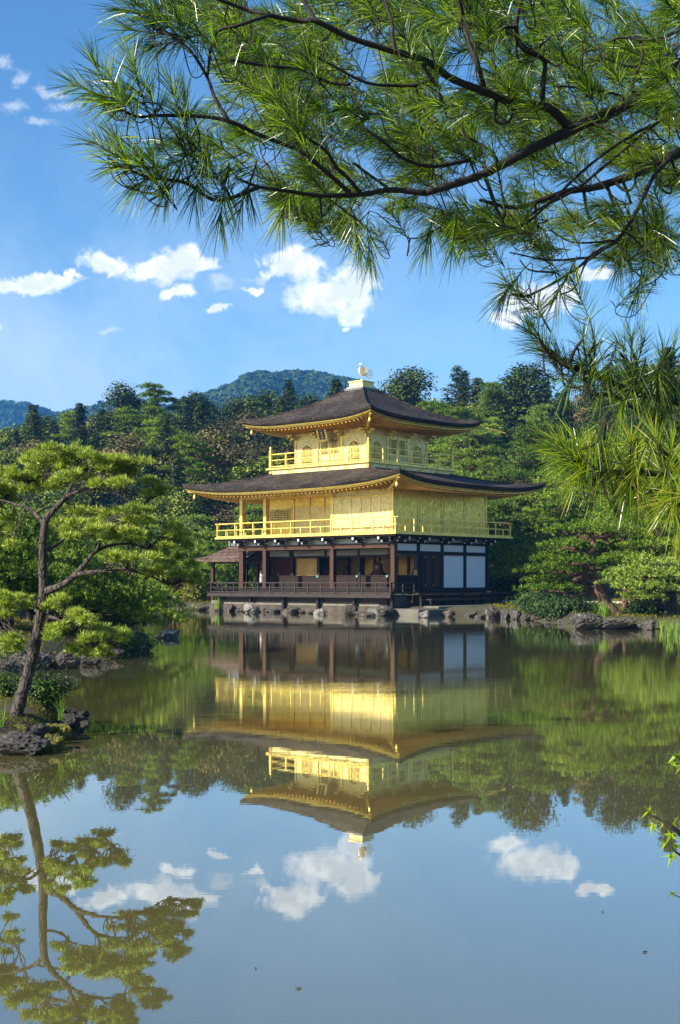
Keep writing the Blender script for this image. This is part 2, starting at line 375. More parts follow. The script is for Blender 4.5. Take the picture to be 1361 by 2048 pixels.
def ground_h(X, Y):
    X = np.asarray(X, float); Y = np.asarray(Y, float)
    wob = 0.25*np.sin(X*1.7+Y*0.9) + 0.18*np.sin(X*3.1-Y*2.3)
    d = -sdist(POND, X, Y)
    d1 = sdist(ISLE1, X, Y); d2 = sdist(ISLE2, X, Y)
    hm = np.where(d > 0, 0.42*sst(0, 0.9, d+wob*0.3) + 0.3*sst(3, 14, d), -1.2*sst(0, 2.5, -d))
    hill = sst(96, 178, Y + 0.15*np.abs(X)) * (10.5 + 2.5*np.sin(X*0.045+0.6)) + sst(200, 330, Y)*4 - sst(340, 600, Y)*10
    hill = hill + sst(60, 110, Y)*sst(12, 40, X)*2.0
    hm = hm + np.where(d > 0, hill, 0)
    h1 = 0.45*sst(0, 1.2, d1+wob*0.3) + 0.55*sst(0.8, 5, d1) - 1.2*sst(0, 2.0, -d1)
    h2 = 0.28*sst(0, 0.5, d2+wob*0.15) + 0.1*sst(0.4, 1.4, d2) - 1.2*sst(0, 1.5, -d2)
    h = np.where(d > 0, hm, np.maximum(hm, np.maximum(np.where(d1 > -2.0, h1, -2), np.where(d2 > -1.5, h2, -2))))
    return h + np.where(h > 0.15, 0.04*np.sin(X*2.2)*np.cos(Y*1.9), 0)
def gh(x, y): return float(ground_h(np.array([x]), np.array([y]))[0])

def spaced(lims):
    out = []
    for a, b, st in lims: out.extend(np.arange(a, b, st).tolist())
    out.append(lims[-1][1]); return np.array(out)
gx = spaced([(-1900,-500,200),(-500,-120,38),(-120,-50,5),(-50,-22,1.4),(-22,-8,0.5),(-8,-2,0.22),(-2,18,0.5),(18,50,1.5),(50,120,5),(120,500,38),(500,1900,200)])
gy = spaced([(-200,-20,20),(-20,0,2),(0,10,0.5),(10,19,0.22),(19,95,0.6),(95,140,1.5),(140,240,5),(240,700,25),(700,2000,130)])
GX, GY = np.meshgrid(gx, gy); GZ = ground_h(GX, GY)
nx, ny = len(gx), len(gy)
idx = np.arange(nx*ny).reshape(ny, nx)
q = np.stack([idx[:-1,:-1].ravel(), idx[:-1,1:].ravel(), idx[1:,1:].ravel(), idx[1:,:-1].ravel()], 1)
def ground_mat():
    m, T, b = new_mat('mossy_ground'); p = worldpos(T)
    n = T.noise(p, 0.8, 7, 0.65); n2 = T.noise(p, 9, 6, 0.7)
    f = T.math('ADD', T.math('MULTIPLY', n, 0.6), T.math('MULTIPLY', n2, 0.4))
    T.link(T.ramp(f, [(0.36, (0.018, 0.014, 0.008)), (0.47, (0.05, 0.036, 0.018)), (0.53, (0.05, 0.052, 0.012)), (0.64, (0.035, 0.055, 0.01))]), b.inputs['Base Color'])
    b.inputs['Roughness'].default_value = 0.95; bump(T, b, n2, 0.8, 0.06); return m
tag(mesh_np('ground', np.stack([GX.ravel(), GY.ravel(), GZ.ravel()], 1), q, ground_mat(), smooth=True), kind='structure')

# ------------------------------------------------------------------ water
def water_mat():
    m, T, b = new_mat('pond_water'); T.n.remove(b)
    p = worldpos(T)
    # fine wind ripples; a ruffled band in front of the pavilion, calmer near the camera
    sp = T.node('ShaderNodeSeparateXYZ'); T.link(p, sp.inputs[0])
    far = T.smooth(sp.outputs[1], 11.0, 22.0)
    n1 = T.noise(T.vmath('MULTIPLY', p, (0.45, 1.3, 1)), 1.5, 4, 0.55)
    n2 = T.noise(T.vmath('MULTIPLY', p, (0.8, 1.6, 1)), 9.0, 3, 0.6)
    patch = T.smooth(T.noise(T.vmath('MULTIPLY', p, (0.5, 1, 1)), 0.22, 3, 0.5), 0.40, 0.62)
    amp = T.math('ADD', 0.00012, T.math('MULTIPLY', far, T.math('ADD', 0.0009, T.math('MULTIPLY', patch, 0.0022))))
    h = T.math('ADD', T.math('MULTIPLY', n1, T.math('ADD', 0.0018, T.math('MULTIPLY', T.math('MULTIPLY', patch, far), 0.0068))), T.math('MULTIPLY', n2, amp))
    bp = T.node('ShaderNodeBump'); bp.inputs['Strength'].default_value = 1.0; bp.inputs['Distance'].default_value = 0.22
    T.link(h, bp.inputs['Height'])
    di = T.node('ShaderNodeBsdfDiffuse')
    mur = T.noise(p, 0.15, 4, 0.5)
    T.link(T.ramp(mur, [(0.3, (0.100, 0.086, 0.028)), (0.7, (0.140, 0.122, 0.045))]), di.inputs[0])
    gl = T.node('ShaderNodeBsdfGlossy'); gl.inputs['Roughness'].default_value = 0.006; gl.inputs['Color'].default_value = (0.94, 0.96, 0.92, 1)
    T.link(bp.outputs[0], gl.inputs['Normal'])
    fr = T.node('ShaderNodeFresnel'); fr.inputs['IOR'].default_value = 1.5
    fac = T.math('ADD', T.math('POWER', fr.outputs[0], 0.56), 0.05, clamp=True)
    mx = T.node('ShaderNodeMixShader'); T.link(fac, mx.inputs[0]); T.link(di.outputs[0], mx.inputs[1]); T.link(gl.outputs[0], mx.inputs[2])
    T.link(mx.outputs[0], m.node_tree.nodes['Material Output'].inputs[0]); return m
wb = MB(); wb.add([(-60,-5,0),(40,-5,0),(40,140,0),(-60,140,0)], [(0,1,2,3)])
tag(wb.build('water', water_mat()), kind='structure')

# ------------------------------------------------------------------ mountain
def mountain(name, prof, Y0, Y1, mat, crown_n, seed, cr):
    rng = np.random.default_rng(seed)
    pxs = np.array([p[0] for p in prof], float); zs = np.array([(HZ - p[1]) / F * Y0 + CAMZ for p in prof])
    xs = np.linspace((pxs[0]-680.5)/F*Y0, (pxs[-1]-680.5)/F*Y0, 120); ridge = np.interp(xs, (pxs-680.5)/F*Y0, zs); ker = np.hanning(9)[1:-1]; ker /= ker.sum(); ridge = np.convolve(np.pad(ridge, 3, mode='edge'), ker, mode='valid')
    ts = np.linspace(-1, 1, 40)
    def hgt(x, t):
        r = np.interp(x, xs, ridge)
        g = np.cos(np.clip(np.abs(t), 0, 1) * np.pi/2) ** 1.15
        gul = 1 + 0.10*np.sin(x*0.045+t*5)*np.abs(t)*(1-np.abs(t))*4 + 0.06*np.sin(x*0.11-t*8)*np.abs(t)
        return r * g * gul - 6
    X, T_ = np.meshgrid(xs, ts); Z = hgt(X, T_); Yv = Y0 + T_ * (Y1)
    n1, n2 = len(xs), len(ts); id_ = np.arange(n1*n2).reshape(n2, n1)
    qq = np.stack([id_[:-1,:-1].ravel(), id_[:-1,1:].ravel(), id_[1:,1:].ravel(), id_[1:,:-1].ravel()], 1)
    tag(mesh_np(name, np.stack([X.ravel(), Yv.ravel(), Z.ravel()], 1), qq, mat, smooth=True), kind='structure')
    x = rng.uniform(xs[0], xs[-1], crown_n); t = -rng.uniform(0, 1, crown_n)**1.3 * 0.75 + 0.02
    z = hgt(x, t); r = rng.uniform(0.6, 1.4, crown_n) * cr; k = 30
    C = np.repeat(np.stack([x, Y0 + t*Y1, z + r*0.3], 1), k, 0); rk = np.repeat(r, k)[:, None]
    d = rng.normal(size=(crown_n*k, 3)); d /= np.linalg.norm(d, axis=1, keepdims=True); d[:, 2] = np.abs(d[:, 2])*1.1 - .15; d[:, 1] = -np.abs(d[:, 1])*.9
    C = C + d*rk*rng.uniform(.75, 1.1, (len(C), 1)); n = d + rng.normal(size=d.shape)*.35; n /= np.linalg.norm(n, axis=1, keepdims=True)
    a = np.cross(n, rng.normal(size=d.shape)); a /= np.linalg.norm(a, axis=1, keepdims=True); b = np.cross(n, a); L = rk*.42*rng.uniform(.6, 1.3, (len(C), 1))
    V = np.stack([C-a*L, C+b*L*.75, C+a*L, C-b*L*.75], 1).reshape(-1, 3)
    tag(mesh_np('distant_forest', V, np.arange(len(V)).reshape(-1, 4), M['far_forest']),
        'dense tree cover over the distant mountain' if seed == 3 else 'dense tree cover on the low far ridge at left', 'forest', kind='stuff')
mountain('mountain', [(-100,1010),(60,900),(150,830),(210,803),(270,800),(330,815),(400,808),(450,795),(485,777),(520,757),(560,744),(600,738),(640,744),(690,756),(740,785),(800,815),(900,830),(1050,880),(1250,950)], 1000, 210, M['far_forest'], 9000, 3, 4.0)
mountain('far_ridge', [(-500,840),(-200,826),(0,822),(90,826),(160,840),(260,860),(420,900),(600,1000)], 1500, 240, M['far_forest'], 3000, 4, 6.5)

# ------------------------------------------------------------------ air: blue haze over the kilometre to the mountain
hz = bpy.data.materials.new('haze_air'); hz.use_nodes = True; hz.node_tree.nodes.clear()
hv = hz.node_tree.nodes.new('ShaderNodeVolumePrincipled'); hv.inputs['Density'].default_value = 0.00023; hv.inputs['Color'].default_value = (0.10, 0.42, 1.0, 1)
hv.inputs['Anisotropy'].default_value = 0.0
ho = hz.node_tree.nodes.new('ShaderNodeOutputMaterial'); hz.node_tree.links.new(hv.outputs[0], ho.inputs['Volume'])
hb = MB(); hb.box(-2050, 2050, -260, 2150, -3, 260); tag(hb.build('haze', hz), kind='stuff')
# ================================================================== the golden pavilion
# local axes: x = v (along the shaded right-hand face), y = u (along the sunlit left-hand face), origin at the near wall corner
PAV = empty('golden_pavilion', (2.776, 67.41, -0.11), math.atan2(0.744, 0.668))
tag(PAV, 'three-storey golden pavilion with dark shingle roofs standing at the pond edge', 'pavilion')
LU, LV = 11.45, 8.34
def bx(mb, u0, u1, v0, v1, z0, z1, m=0): return mb.box(v0, v1, u0, u1, z0, z1, m)
def part(name, mat, boxes, parent=PAV, bevel=0, label=None):
    mb = MB()
    for b in boxes: bx(mb, *b)
    o = mb.build(name, mat, parent, bevel=bevel)
    if label: o['label'] = label
    return o
FZ1, Z2F, Z3F = 1.42, 4.39, 8.32

# ---------------- stone foundation under the building
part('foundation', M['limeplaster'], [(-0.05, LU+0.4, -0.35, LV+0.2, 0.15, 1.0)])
# ---------------- ground storey
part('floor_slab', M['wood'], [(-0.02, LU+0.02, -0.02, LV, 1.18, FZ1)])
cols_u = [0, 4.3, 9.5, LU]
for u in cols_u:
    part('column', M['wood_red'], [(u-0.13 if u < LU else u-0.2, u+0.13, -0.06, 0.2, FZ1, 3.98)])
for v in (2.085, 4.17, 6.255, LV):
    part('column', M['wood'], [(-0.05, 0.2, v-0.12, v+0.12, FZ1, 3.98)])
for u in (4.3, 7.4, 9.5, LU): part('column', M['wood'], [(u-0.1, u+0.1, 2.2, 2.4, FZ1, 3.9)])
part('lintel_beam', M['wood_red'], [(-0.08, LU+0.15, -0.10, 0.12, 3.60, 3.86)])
part('lintel_beam', M['wood'], [(-0.10, 0.10, 0.125, LV+0.1, 3.84, 3.98)])
part('lintel_beam', M['wood'], [(-0.09, 0.10, 0.125, LV+0.1, 3.27, 3.46)])
part('lintel_beam', M['wood'], [(-0.09, LU, 2.12, 2.3, 3.18, 3.30)])
part('sill_beam', M['wood'], [(-0.12, 0.12, 0.10, LV+0.1, FZ1-0.12, FZ1+0.07)])
# frieze panels of plaster under the balcony
for a, b in ((0.2, 2.05), (2.2, 4.2), (4.4, 6.7), (6.9, 9.3), (9.7, 11.3)):
    part('plaster_panel', M['plaster'], [(a, b, 0.02, 0.06, 3.87, 4.14)])
    part('plaster_panel', M['plaster'], [(a, b, 2.18, 2.22, 3.30, 3.62)])
for k in range(4):
    a, b = k*2.085 + 0.13, (k+1)*2.085 - 0.13
    part('plaster_panel', M['plaster'], [(0.0, 0.04, a, b, 3.985, 4.14)])
    part('plaster_panel', M['plaster'], [(-0.01, 0.04, a, b, 3.465, 3.835)])
for k in (2, 3):
    part('plaster_panel', M['plaster'], [(-0.01, 0.04, k*2.085+0.13, (k+1)*2.085-0.13, FZ1+0.075, 3.265)])
for v in (2.085, 4.17, 6.255): part('post', M['wood'], [(-0.03, 0.08, v-0.06, v+0.06, 3.98, 4.15)])
for u in (2.12, 4.3, 6.8, 9.5): part('post', M['wood'], [(u-0.06, u+0.06, -0.01, 0.08, 3.86, 4.15)])
# panelled door pair on the right-hand face
for v0 in (2.62, 3.33):
    d = part('door', M['wood_door'], [(-0.03, 0.02, v0, v0+0.66, FZ1+0.08, 3.26)], label='dark wooden door leaf')
    mb = MB()
    poly = []
    for i in range(13):
        a = math.pi*i/12; poly.append((v0+0.33+0.22*math.cos(a), 2.95+0.2*math.sin(a)))
    for i in range(13):
        a = math.pi + math.pi*i/12; poly.append((v0+0.33+0.22*math.cos(a), 1.75+0.2*math.sin(a)))
    mb.add([(p[0], -0.05, p[1]) for p in poly] + [(p[0], -0.028, p[1]) for p in poly],
           [tuple(range(26)), tuple(reversed(range(26, 52)))] + [(i, (i+1) % 26, (i+1) % 26+26, i+26) for i in range(26)])
    mb.build('door_panel', M['wood_red'], d)
    for zz in (1.55, 3.1):
        m2 = MB(); bx(m2, -0.045, -0.028, v0+0.02, v0+0.12, zz, zz+0.12); m2.build('hinge', M['copper'], d)
part('door_post', M['wood'], [(-0.05, 0.1, 2.3, 2.58, FZ1, 3.27)])
part('door_post', M['wood_red'], [(-0.05, 0.1, 4.02, 4.05, FZ1, 3.27), (-0.02, 0.08, 4.29, 4.30, FZ1, 3.27)])
# low lattice panels behind the open front
lat = [(0.15, 2.1), (2.25, 4.15), (4.45, 7.3), (7.5, 9.4), (9.6, 11.3)]
for a, b in lat:
    part('lattice_panel', M['wood_door'], [(a, b, 2.2, 2.24, FZ1, 2.12), (a, b, 2.16, 2.27, 2.12, 2.17)] + [(a+0.14*i, a+0.14*i+0.025, 2.185, 2.2, FZ1, 2.12) for i in range(int((b-a)/0.14))])
part('lattice_panel', M['wood_door'], [(0.02, 0.06, 0.13, 1.95, FZ1+0.07, 2.12), (-0.01, 0.08, 0.13, 1.95, 2.12, 2.17)] + [(0.0, 0.02, 0.15+0.14*i, 0.175+0.14*i, FZ1+0.07, 2.12) for i in range(13)])
for u, v in ((0.6, 2.15), (2.2, 2.15), (4.4, 2.15), (7.4, 2.15)): part('corner_fitting', M['copper'], [(u-0.08, u+0.08, v-0.02, v+0.005, 2.06, 2.18)])
# inner hall: amber screens, pillars, ceiling, statues
part('back_wall', M['paper'], [(0.3, 11.2, 5.2, 5.3, FZ1, 3.9)])
part('back_wall', M['paper'], [(11.2, 11.3, 2.55, 5.2, FZ1, 3.9)])
part('back_wall', M['plaster'], [(0.2, LU, LV-0.1, LV, FZ1, 3.9)])
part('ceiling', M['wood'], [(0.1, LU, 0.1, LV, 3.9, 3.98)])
for u in (1.0, 1.9, 3.1, 4.0, 5.6, 6.5, 7.6): part('inner_pillar', M['wood_red'], [(u-0.06, u+0.06, 5.05, 5.2, FZ1, 3.9)])
part('dark_curtain', plain('dark_red_cloth', (0.05, 0.008, 0.008), 0.9), [(9.62, 11.35, 2.45, 2.5, FZ1, 3.2)])
part('amber_screen', M['paper'], [(7.7, 9.42, 2.45, 2.5, FZ1, 3.2)], label='pale amber sliding screen')
def statue(u, v, s):
    mb = MB(); prof = [(0.55,0),(0.6,0.1),(0.35,0.16),(0.42,0.25),(0.62,0.36),(0.55,0.5),(0.36,0.72),(0.33,0.95),(0.36,1.08),(0.13,1.2),(0.12,1.25),(0.2,1.34),(0.21,1.45),(0.14,1.58),(0.05,1.66)]
    n = 14
    vs = []; fs = []
    for (r, z) in prof:
        for j in range(n):
            a = 2*math.pi*j/n; vs.append((v + r*s*0.7*math.sin(a), u + r*s*math.cos(a), FZ1+0.35+z*s))
    for i in range(len(prof)-1):
        for j in range(n): fs.append((i*n+j, i*n+(j+1)%n, (i+1)*n+(j+1)%n, (i+1)*n+j))
    mb.add(vs, fs); mb.box(v-0.5*s, v+0.5*s, u-0.7*s, u+0.7*s, FZ1, FZ1+0.35)
    return mb
for u, v, s in ((7.2, 4.4, 0.62), (4.75, 4.4, 0.95), (1.9, 4.3, 0.7)): statue(u, v, s).build('seated_statue', M['statue'], PAV, smooth=True)

# ---------------- veranda deck on the pond side and benches
part('veranda_deck', M['wood_grey'], [(-0.95, LU+1.35, -1.32, -0.03, 1.02, 1.14), (-0.97, LU+1.4, -1.40, -1.32, 0.98, 1.17)])
part('veranda_step', M['wood_grey'], [(-0.15, LU+0.3, -0.35, -0.03, 1.145, 1.30)])
for i in range(6):
    u = -0.75 + i*2.6; part('deck_post', M['wood'], [(u-0.08, u+0.08, -1.06, -0.9, -0.05, 1.02)])
part('bench_deck', M['wood_grey'], [(-1.05, -0.14, 1.0, LV+2.2, 1.14, 1.23)])
part('bench_deck', M['wood_grey'], [(-1.7, -1.15, 1.05, 6.9, 0.84, 0.92)])
for v in (1.2, 3.0, 4.8, 6.6, 8.4, 10.2): part('deck_post', M['wood'], [(-1.0, -0.86, v-0.07, v+0.07, 0.42, 1.14)])
for v in (1.2, 3.1, 5.0, 6.75): part('deck_post', M['wood'], [(-1.62, -1.5, v-0.06, v+0.06, 0.4, 0.84)])
part('deck_skirt', M['wood_red'], [(-0.5, -0.4, 1.0, LV, 0.55, 1.12)])
part('deck_skirt', M['wood'], [(-0.2, LU+0.4, -0.75, -0.65, 0.5, 1.0)])

def railing(name, p0, p1, z, h, mat, tall, shortf, rails, psize=0.05, skip=(), base=0.06):
    """p0, p1 in (u, v); rails: heights above z; tall posts every `tall` metres with a short post between"""
    p0 = Vector((p0[1], p0[0], 0)); p1 = Vector((p1[1], p1[0], 0)); L = (p1-p0).length; d = (p1-p0)/L
    ax = 0 if abs(d.x) > 0.5 else 1; sg = 1
    mb = MB()
    def seg(hh, t, wd, ext=0.12):
        a = p0 - d*ext; b = p1 + d*ext
        x0, x1 = sorted((a.x, b.x)); y0, y1 = sorted((a.y, b.y))
        if ax == 0: mb.box(x0, x1, p0.y-wd/2, p0.y+wd/2, z+hh-t/2, z+hh+t/2)
        else: mb.box(p0.x-wd/2, p0.x+wd/2, y0, y1, z+hh-t/2, z+hh+t/2)
    for hh, t, wd, ext in rails: seg(hh, t, wd, ext)
    r = mb.build(name, mat, PAV)
    n = max(1, round(L/tall))
    for i in range(n*2 + 1):
        if i in skip: continue
        c = p0 + d*(L*i/(2*n)); tallp = i % 2 == 0
        if not tallp and not shortf: continue
        top = h if tallp else rails[1][0]
        m2 = MB(); k = psize*0.5
        m2.box(c.x-k, c.x+k, c.y-k, c.y+k, z+0.005, z+top-0.012)
        m2.build('post', mat, r)
    return r
# veranda railing (dark)
VR = [(0.62, 0.055, 0.10, 0.05), (0.36, 0.045, 0.05, 0), (0.10, 0.06, 0.06, 0)]
railing('railing', (-0.85, -1.22), (LU+1.25, -1.22), 1.145, 0.62, M['wood_grey'], 0.95, False, VR, 0.07)
railing('railing', (-0.85, -1.15), (-0.85, 0.7), 1.145, 0.62, M['wood_grey'], 0.95, False, VR, 0.07)
railing('railing', (LU+1.25, -1.15), (LU+1.25, 2.4), 1.145, 0.62, M['wood_grey'], 1.2, False, VR, 0.07)

# ---------------- balcony of the second storey
part('balcony_floor', M['gold_trim'], [(-0.99, LU+1.19, -0.99, LV+1.25, Z2F-0.11, Z2F)])
part('balcony_beams', M['wood'], [(-0.86, LU+1.05, -0.86, LV+1.1, Z2F-0.2, Z2F-0.113)])
GR = [(0.77, 0.055, 0.06, 0.18), (0.40, 0.045, 0.05, 0.1), (0.03, 0.06, 0.07, 0.05)]
railing('railing', (-0.88, -0.88), (LU+1.08, -0.88), Z2F, 0.77, M['gold_trim'], 1.55, True, GR, 0.065)
railing('railing', (-0.88, -0.80), (-0.88, LV+1.12), Z2F, 0.77, M['gold_trim'], 1.55, True, GR, 0.065)
railing('railing', (LU+1.08, -0.80), (LU+1.08, LV+1.12), Z2F, 0.77, M['gold_trim'], 1.55, True, GR, 0.065)
railing('railing', (-0.80, LV+1.12), (LU+1.0, LV+1.12), Z2F, 0.77, M['gold_trim'], 1.55, True, GR, 0.065)
def bracket(u, v, du, dv):
    """dark stepped bracket with white tips carrying the balcony; (du,dv) points outward"""
    mb = MB()
    for (o0, o1, z0, z1) in ((0.0, 0.42, 3.90, 4.02), (0.0, 0.72, 4.03, 4.17)):
        if dv: bx(mb, u-0.07, u+0.07, v, v+dv*o1, z0, z1, 0); bx(mb, u-0.055, u+0.055, v+dv*o1, v+dv*(o1+0.03), z0+0.01, z1-0.01, 1)
        else: bx(mb, u, u+du*o1, v-0.07, v+0.07, z0, z1, 0); bx(mb, u+du*o1, u+du*(o1+0.03), v-0.055, v+0.055, z0+0.01, z1-0.01, 1)
    for dz, L, o in ((3.93, 0.38, 0.25), (4.08, 0.55, 0.5)):
        if dv:
            bx(mb, u-L, u+L, v+dv*(o-0.06), v+dv*(o+0.06), dz, dz+0.09, 0)
            for s in (-1, 1): bx(mb, u+s*L, u+s*(L+0.03), v+dv*(o-0.05), v+dv*(o+0.05), dz, dz+0.08, 1)
        else:
            bx(mb, u+du*(o-0.06), u+du*(o+0.06), v-L, v+L, dz, dz+0.09, 0)
            for s in (-1, 1): bx(mb, u+du*(o-0.05), u+du*(o+0.05), v+s*L, v+s*(L+0.03), dz, dz+0.08, 1)
    mb.build('bracket', [M['wood'], M['white']], PAV)
for u in (0.35, 2.12, 4.3, 6.1, 7.9, 9.5, 11.2): bracket(u, -0.05, 0, -1)
for v in (0.4, 2.085, 4.17, 6.255, 8.1): bracket(-0.05, v, -1, 0)

# ---------------- second storey walls (gold)
Z2T = 6.72
part('wall', M['gold'], [(0.0, 0.12, 0.1, LV, Z2F, Z2T)])                       # right face
part('wall', M['gold'], [(LU-0.12, LU, 2.2, LV, Z2F, Z2T), (0.15, LU-0.13, LV-0.12, LV, Z2F, Z2T)])
part('wall', M['gold'], [(4.32, 11.33, 2.1, 2.2, Z2F, Z2T), (4.24, 4.32, 0.12, 2.1, Z2F, Z2T)], label='recessed gold wall of the open veranda bay')
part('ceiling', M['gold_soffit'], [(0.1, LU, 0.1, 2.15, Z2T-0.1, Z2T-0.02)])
for u in cols_u: part('column', M['gold_trim'], [(max(u-0.11, -0.03), u+0.11, -0.03, 0.19, Z2F, Z2T)])
for v in (2.085, 4.17, 6.255, LV-0.05): part('column', M['gold_trim'], [(-0.045, 0.14, v-0.075, v+0.075, Z2F, Z2T)])
part('beam', M['gold_trim'], [(0.12, LU+0.05, -0.06, 0.14, Z2T-0.14, Z2T)])
part('beam', M['gold_trim'], [(-0.06, 0.14, 0.2, LV+0.05, Z2T-0.12, Z2T)])
for k in range(4):   # right-hand wall panels, slightly proud, with a rail on top
    part('wall_panel', M['gold'], [(-0.02, 0.0, k*2.085+(0.14 if k else 0.22), (k+1)*2.085-0.1, Z2F+0.02, 6.26)])
    part('panel_rail', M['gold_trim'], [(-0.035, 0.0, k*2.085+(0.14 if k else 0.22), (k+1)*2.085-0.1, 6.26, 6.31)])
# shutters of the front: two bays of three, then the recessed doors and lattice
part('wall', M['gold_pale'], [(0.12, 4.24, 0.04, 0.14, Z2F, Z2T-0.14)])
for k in range(6):
    a = 0.16 + k*0.685
    part('shutter', M['gold_slat'], [(a, a+0.66, -0.005, 0.04, Z2F+0.05, 6.30)] + [(a+0.02, a+0.64, -0.022, -0.005, Z2F+0.09+0.115*i, Z2F+0.105+0.115*i) for i in range(16)])
part('shutter_frame', M['gold_trim'], [(0.12, 4.3, -0.02, 0.04, 6.31, 6.40)])
part('lattice_window', M['gold_trim'], [(9.35, 11.2, 2.06, 2.09, 6.05, 6.15), (9.35, 11.2, 2.06, 2.09, 5.25, 5.33), (9.35, 9.42, 2.06, 2.09, 5.33, 6.05), (11.13, 11.2, 2.06, 2.09, 5.33, 6.05)]
     + [(9.5+0.125*i, 9.53+0.125*i, 2.065, 2.085, 5.33, 6.05) for i in range(13)] + [(9.42, 11.13, 2.06, 2.08, 5.42+0.11*i, 5.445+0.11*i) for i in range(6)])
part('lattice_backing', M['wood_red'], [(9.42, 11.13, 2.09, 2.099, 5.33, 6.05)])
for a, b in ((4.5, 5.55), (5.65, 6.75), (6.85, 7.9), (8.0, 9.1)):
    part('sliding_door', M['gold_pale'], [(a, b, 2.07, 2.1, Z2F+0.03, 6.15)])
for u in (4.45, 5.6, 6.8, 7.95, 9.2, 11.3): part('door_post', M['gold_trim'], [(u-0.05, u+0.05, 2.04, 2.1, Z2F, Z2T-0.1)])

# ---------------- roofs
def curved_roof(cx, cy, hx, hy, ix, iy, z_eave, z_top, lift, thick, name, pw, soff_in, z_soff):
    """hipped roof: eave half sizes hx (x), hy (y), inner half sizes; lifted corners; concave slope. Returns the eave rim function"""
    NS, NTt = 28, 18
    sides = [((-1,-1),(1,-1)), ((1,-1),(1,1)), ((1,1),(-1,1)), ((-1,1),(-1,-1))]
    def cornerness(s): return abs(2*s-1) ** 3.8
    def pos(side, s, t):
        (ax, ay), (bx_, by_) = sides[side]
        ex, ey = ax + (bx_-ax)*s, ay + (by_-ay)*s
        k = 1 - t
        wx = ix + (hx-ix)*k; wy = iy + (hy-iy)*k
        c = cornerness(s)
        z = z_eave + (z_top - z_eave) * (t ** pw) + lift * c * (k ** 2.0)
        out = 1 + 0.012*c*k
        return Vector((cx + ex*wx*out, cy + ey*wy*out, z))
    mb = MB()
    for sd in range(4):
        vs = []; fs = []
        for i in range(NS+1):
            for j in range(NTt+1): vs.append(pos(sd, i/NS, j/NTt))
        for i in range(NS):
            for j in range(NTt):
                a = i*(NTt+1)+j; fs.append((a, a+NTt+1, a+NTt+2, a+1))
        mb.add(vs, fs)
        # rim (thick shingle edge) and underside
        vs = []; fs = []
        for i in range(NS+1):
            s = i/NS; p = pos(sd, s, 0); pin = pos(sd, s, 0.035); c = cornerness(s)
            d = Vector((p.x-cx, p.y-cy, 0)).normalized()
            vs += [p, p - d*0.05 + Vector((0,0,-thick*0.55)), pin*1.0 + Vector((0,0,-(pin.z-p.z))) + Vector((0,0,-thick)), Vector((cx + (pin.x-cx)*0.985, cy + (pin.y-cy)*0.985, p.z - thick*0.98 + 0.02))]
        for i in range(NS):
            for j in range(3): a = i*4+j; fs.append((a, a+1, a+5, a+4))
        mb.add(vs, fs)
    roof = mb.build(name, M['roof'], PAV, smooth=True)
    # hip ridges
    for k in range(4):
        hr = MB(); pts = [pos(k, 0, j/14) + Vector((0, 0, 0.0)) for j in range(15)]
        hr.tube([p + Vector((0,0,0.0)) for p in pts], [0.06]*15, 6); hr.build('hip_ridge', M['roof'], roof, smooth=True)
    # gold fascia just under the rim, and the soffit from the fascia to the wall
    fa = MB(); so_ = MB(); ra = MB()
    for sd in range(4):
        vs = []; fs = []; v2 = []; f2 = []
        for i in range(NS+1):
            s = i/NS; p = pos(sd, s, 0); kx = (hx-0.09)/hx; ky = (hy-0.09)/hy
            a = Vector((cx+(p.x-cx)*kx, cy+(p.y-cy)*ky, p.z-thick+0.01))
            kx2 = (hx-0.15)/hx; ky2 = (hy-0.15)/hy
            b = Vector((cx+(p.x-cx)*kx2, cy+(p.y-cy)*ky2, p.z-thick-0.065))
            c_ = Vector((cx+(p.x-cx)*(hx-0.27)/hx, cy+(p.y-cy)*(hy-0.27)/hy, p.z-thick-0.065))
            d_ = Vector((c_.x, c_.y, p.z-thick-0.12))
            vs += [a, b, c_, d_]
            (ax, ay), (bx_, by_) = sides[sd]
            ex, ey = ax + (bx_-ax)*s, ay + (by_-ay)*s
            q_ = Vector((cx+ex*soff_in[0], cy+ey*soff_in[1], z_soff))
            for j in range(5):
                t = j/4; m_ = d_.lerp(q_, t); m_.z = d_.z + (q_.z-d_.z)*t**0.8 if cornerness(s) < 0.3 else d_.z + (q_.z-d_.z)*t
                v2.append(m_)
        for i in range(NS):
            for j in range(3): a = i*4+j; fs.append((a, a+1, a+5, a+4))
            for j in range(4): a = i*5+j; f2.append((a, a+1, a+6, a+5))
        fa.add(vs, fs); so_.add(v2, f2)
        # rafters
        Ls = (hx if sd % 2 == 0 else hy)*2; n = int(Ls/0.30)
        for i in range(1, n):
            s = i/n; p = pos(sd, s, 0)
            (ax, ay), (bx_, by_) = sides[sd]
            o = Vector((cx+(p.x-cx)*(hx-0.36)/hx, cy+(p.y-cy)*(hy-0.36)/hy, p.z-thick-0.20))
            if sd % 2 == 0:
                ix_ = max(min(o.x, cx+soff_in[0]), cx-soff_in[0]); q_ = Vector((ix_, cy+ay*soff_in[1], z_soff-0.03))
            else:
                iy_ = max(min(o.y, cy+soff_in[1]), cy-soff_in[1]); q_ = Vector((cx+ax*soff_in[0], iy_, z_soff-0.03))
            w2 = 0.025; dd = (q_-o); sdv = Vector((-dd.y, dd.x, 0)).normalized()*w2; up = Vector((0,0,0.055))
            ra.add([o-sdv-up*0.6, o+sdv-up*0.6, q_+sdv-up, q_-sdv-up, o-sdv+up*0.6, o+sdv+up*0.6, q_+sdv+up, q_-sdv+up], [(0,1,2,3),(4,7,6,5),(0,4,5,1),(1,5,6,2),(2,6,7,3),(3,7,4,0)])
    fa.build('eave_fascia', M['gold_trim'], PAV, smooth=False)
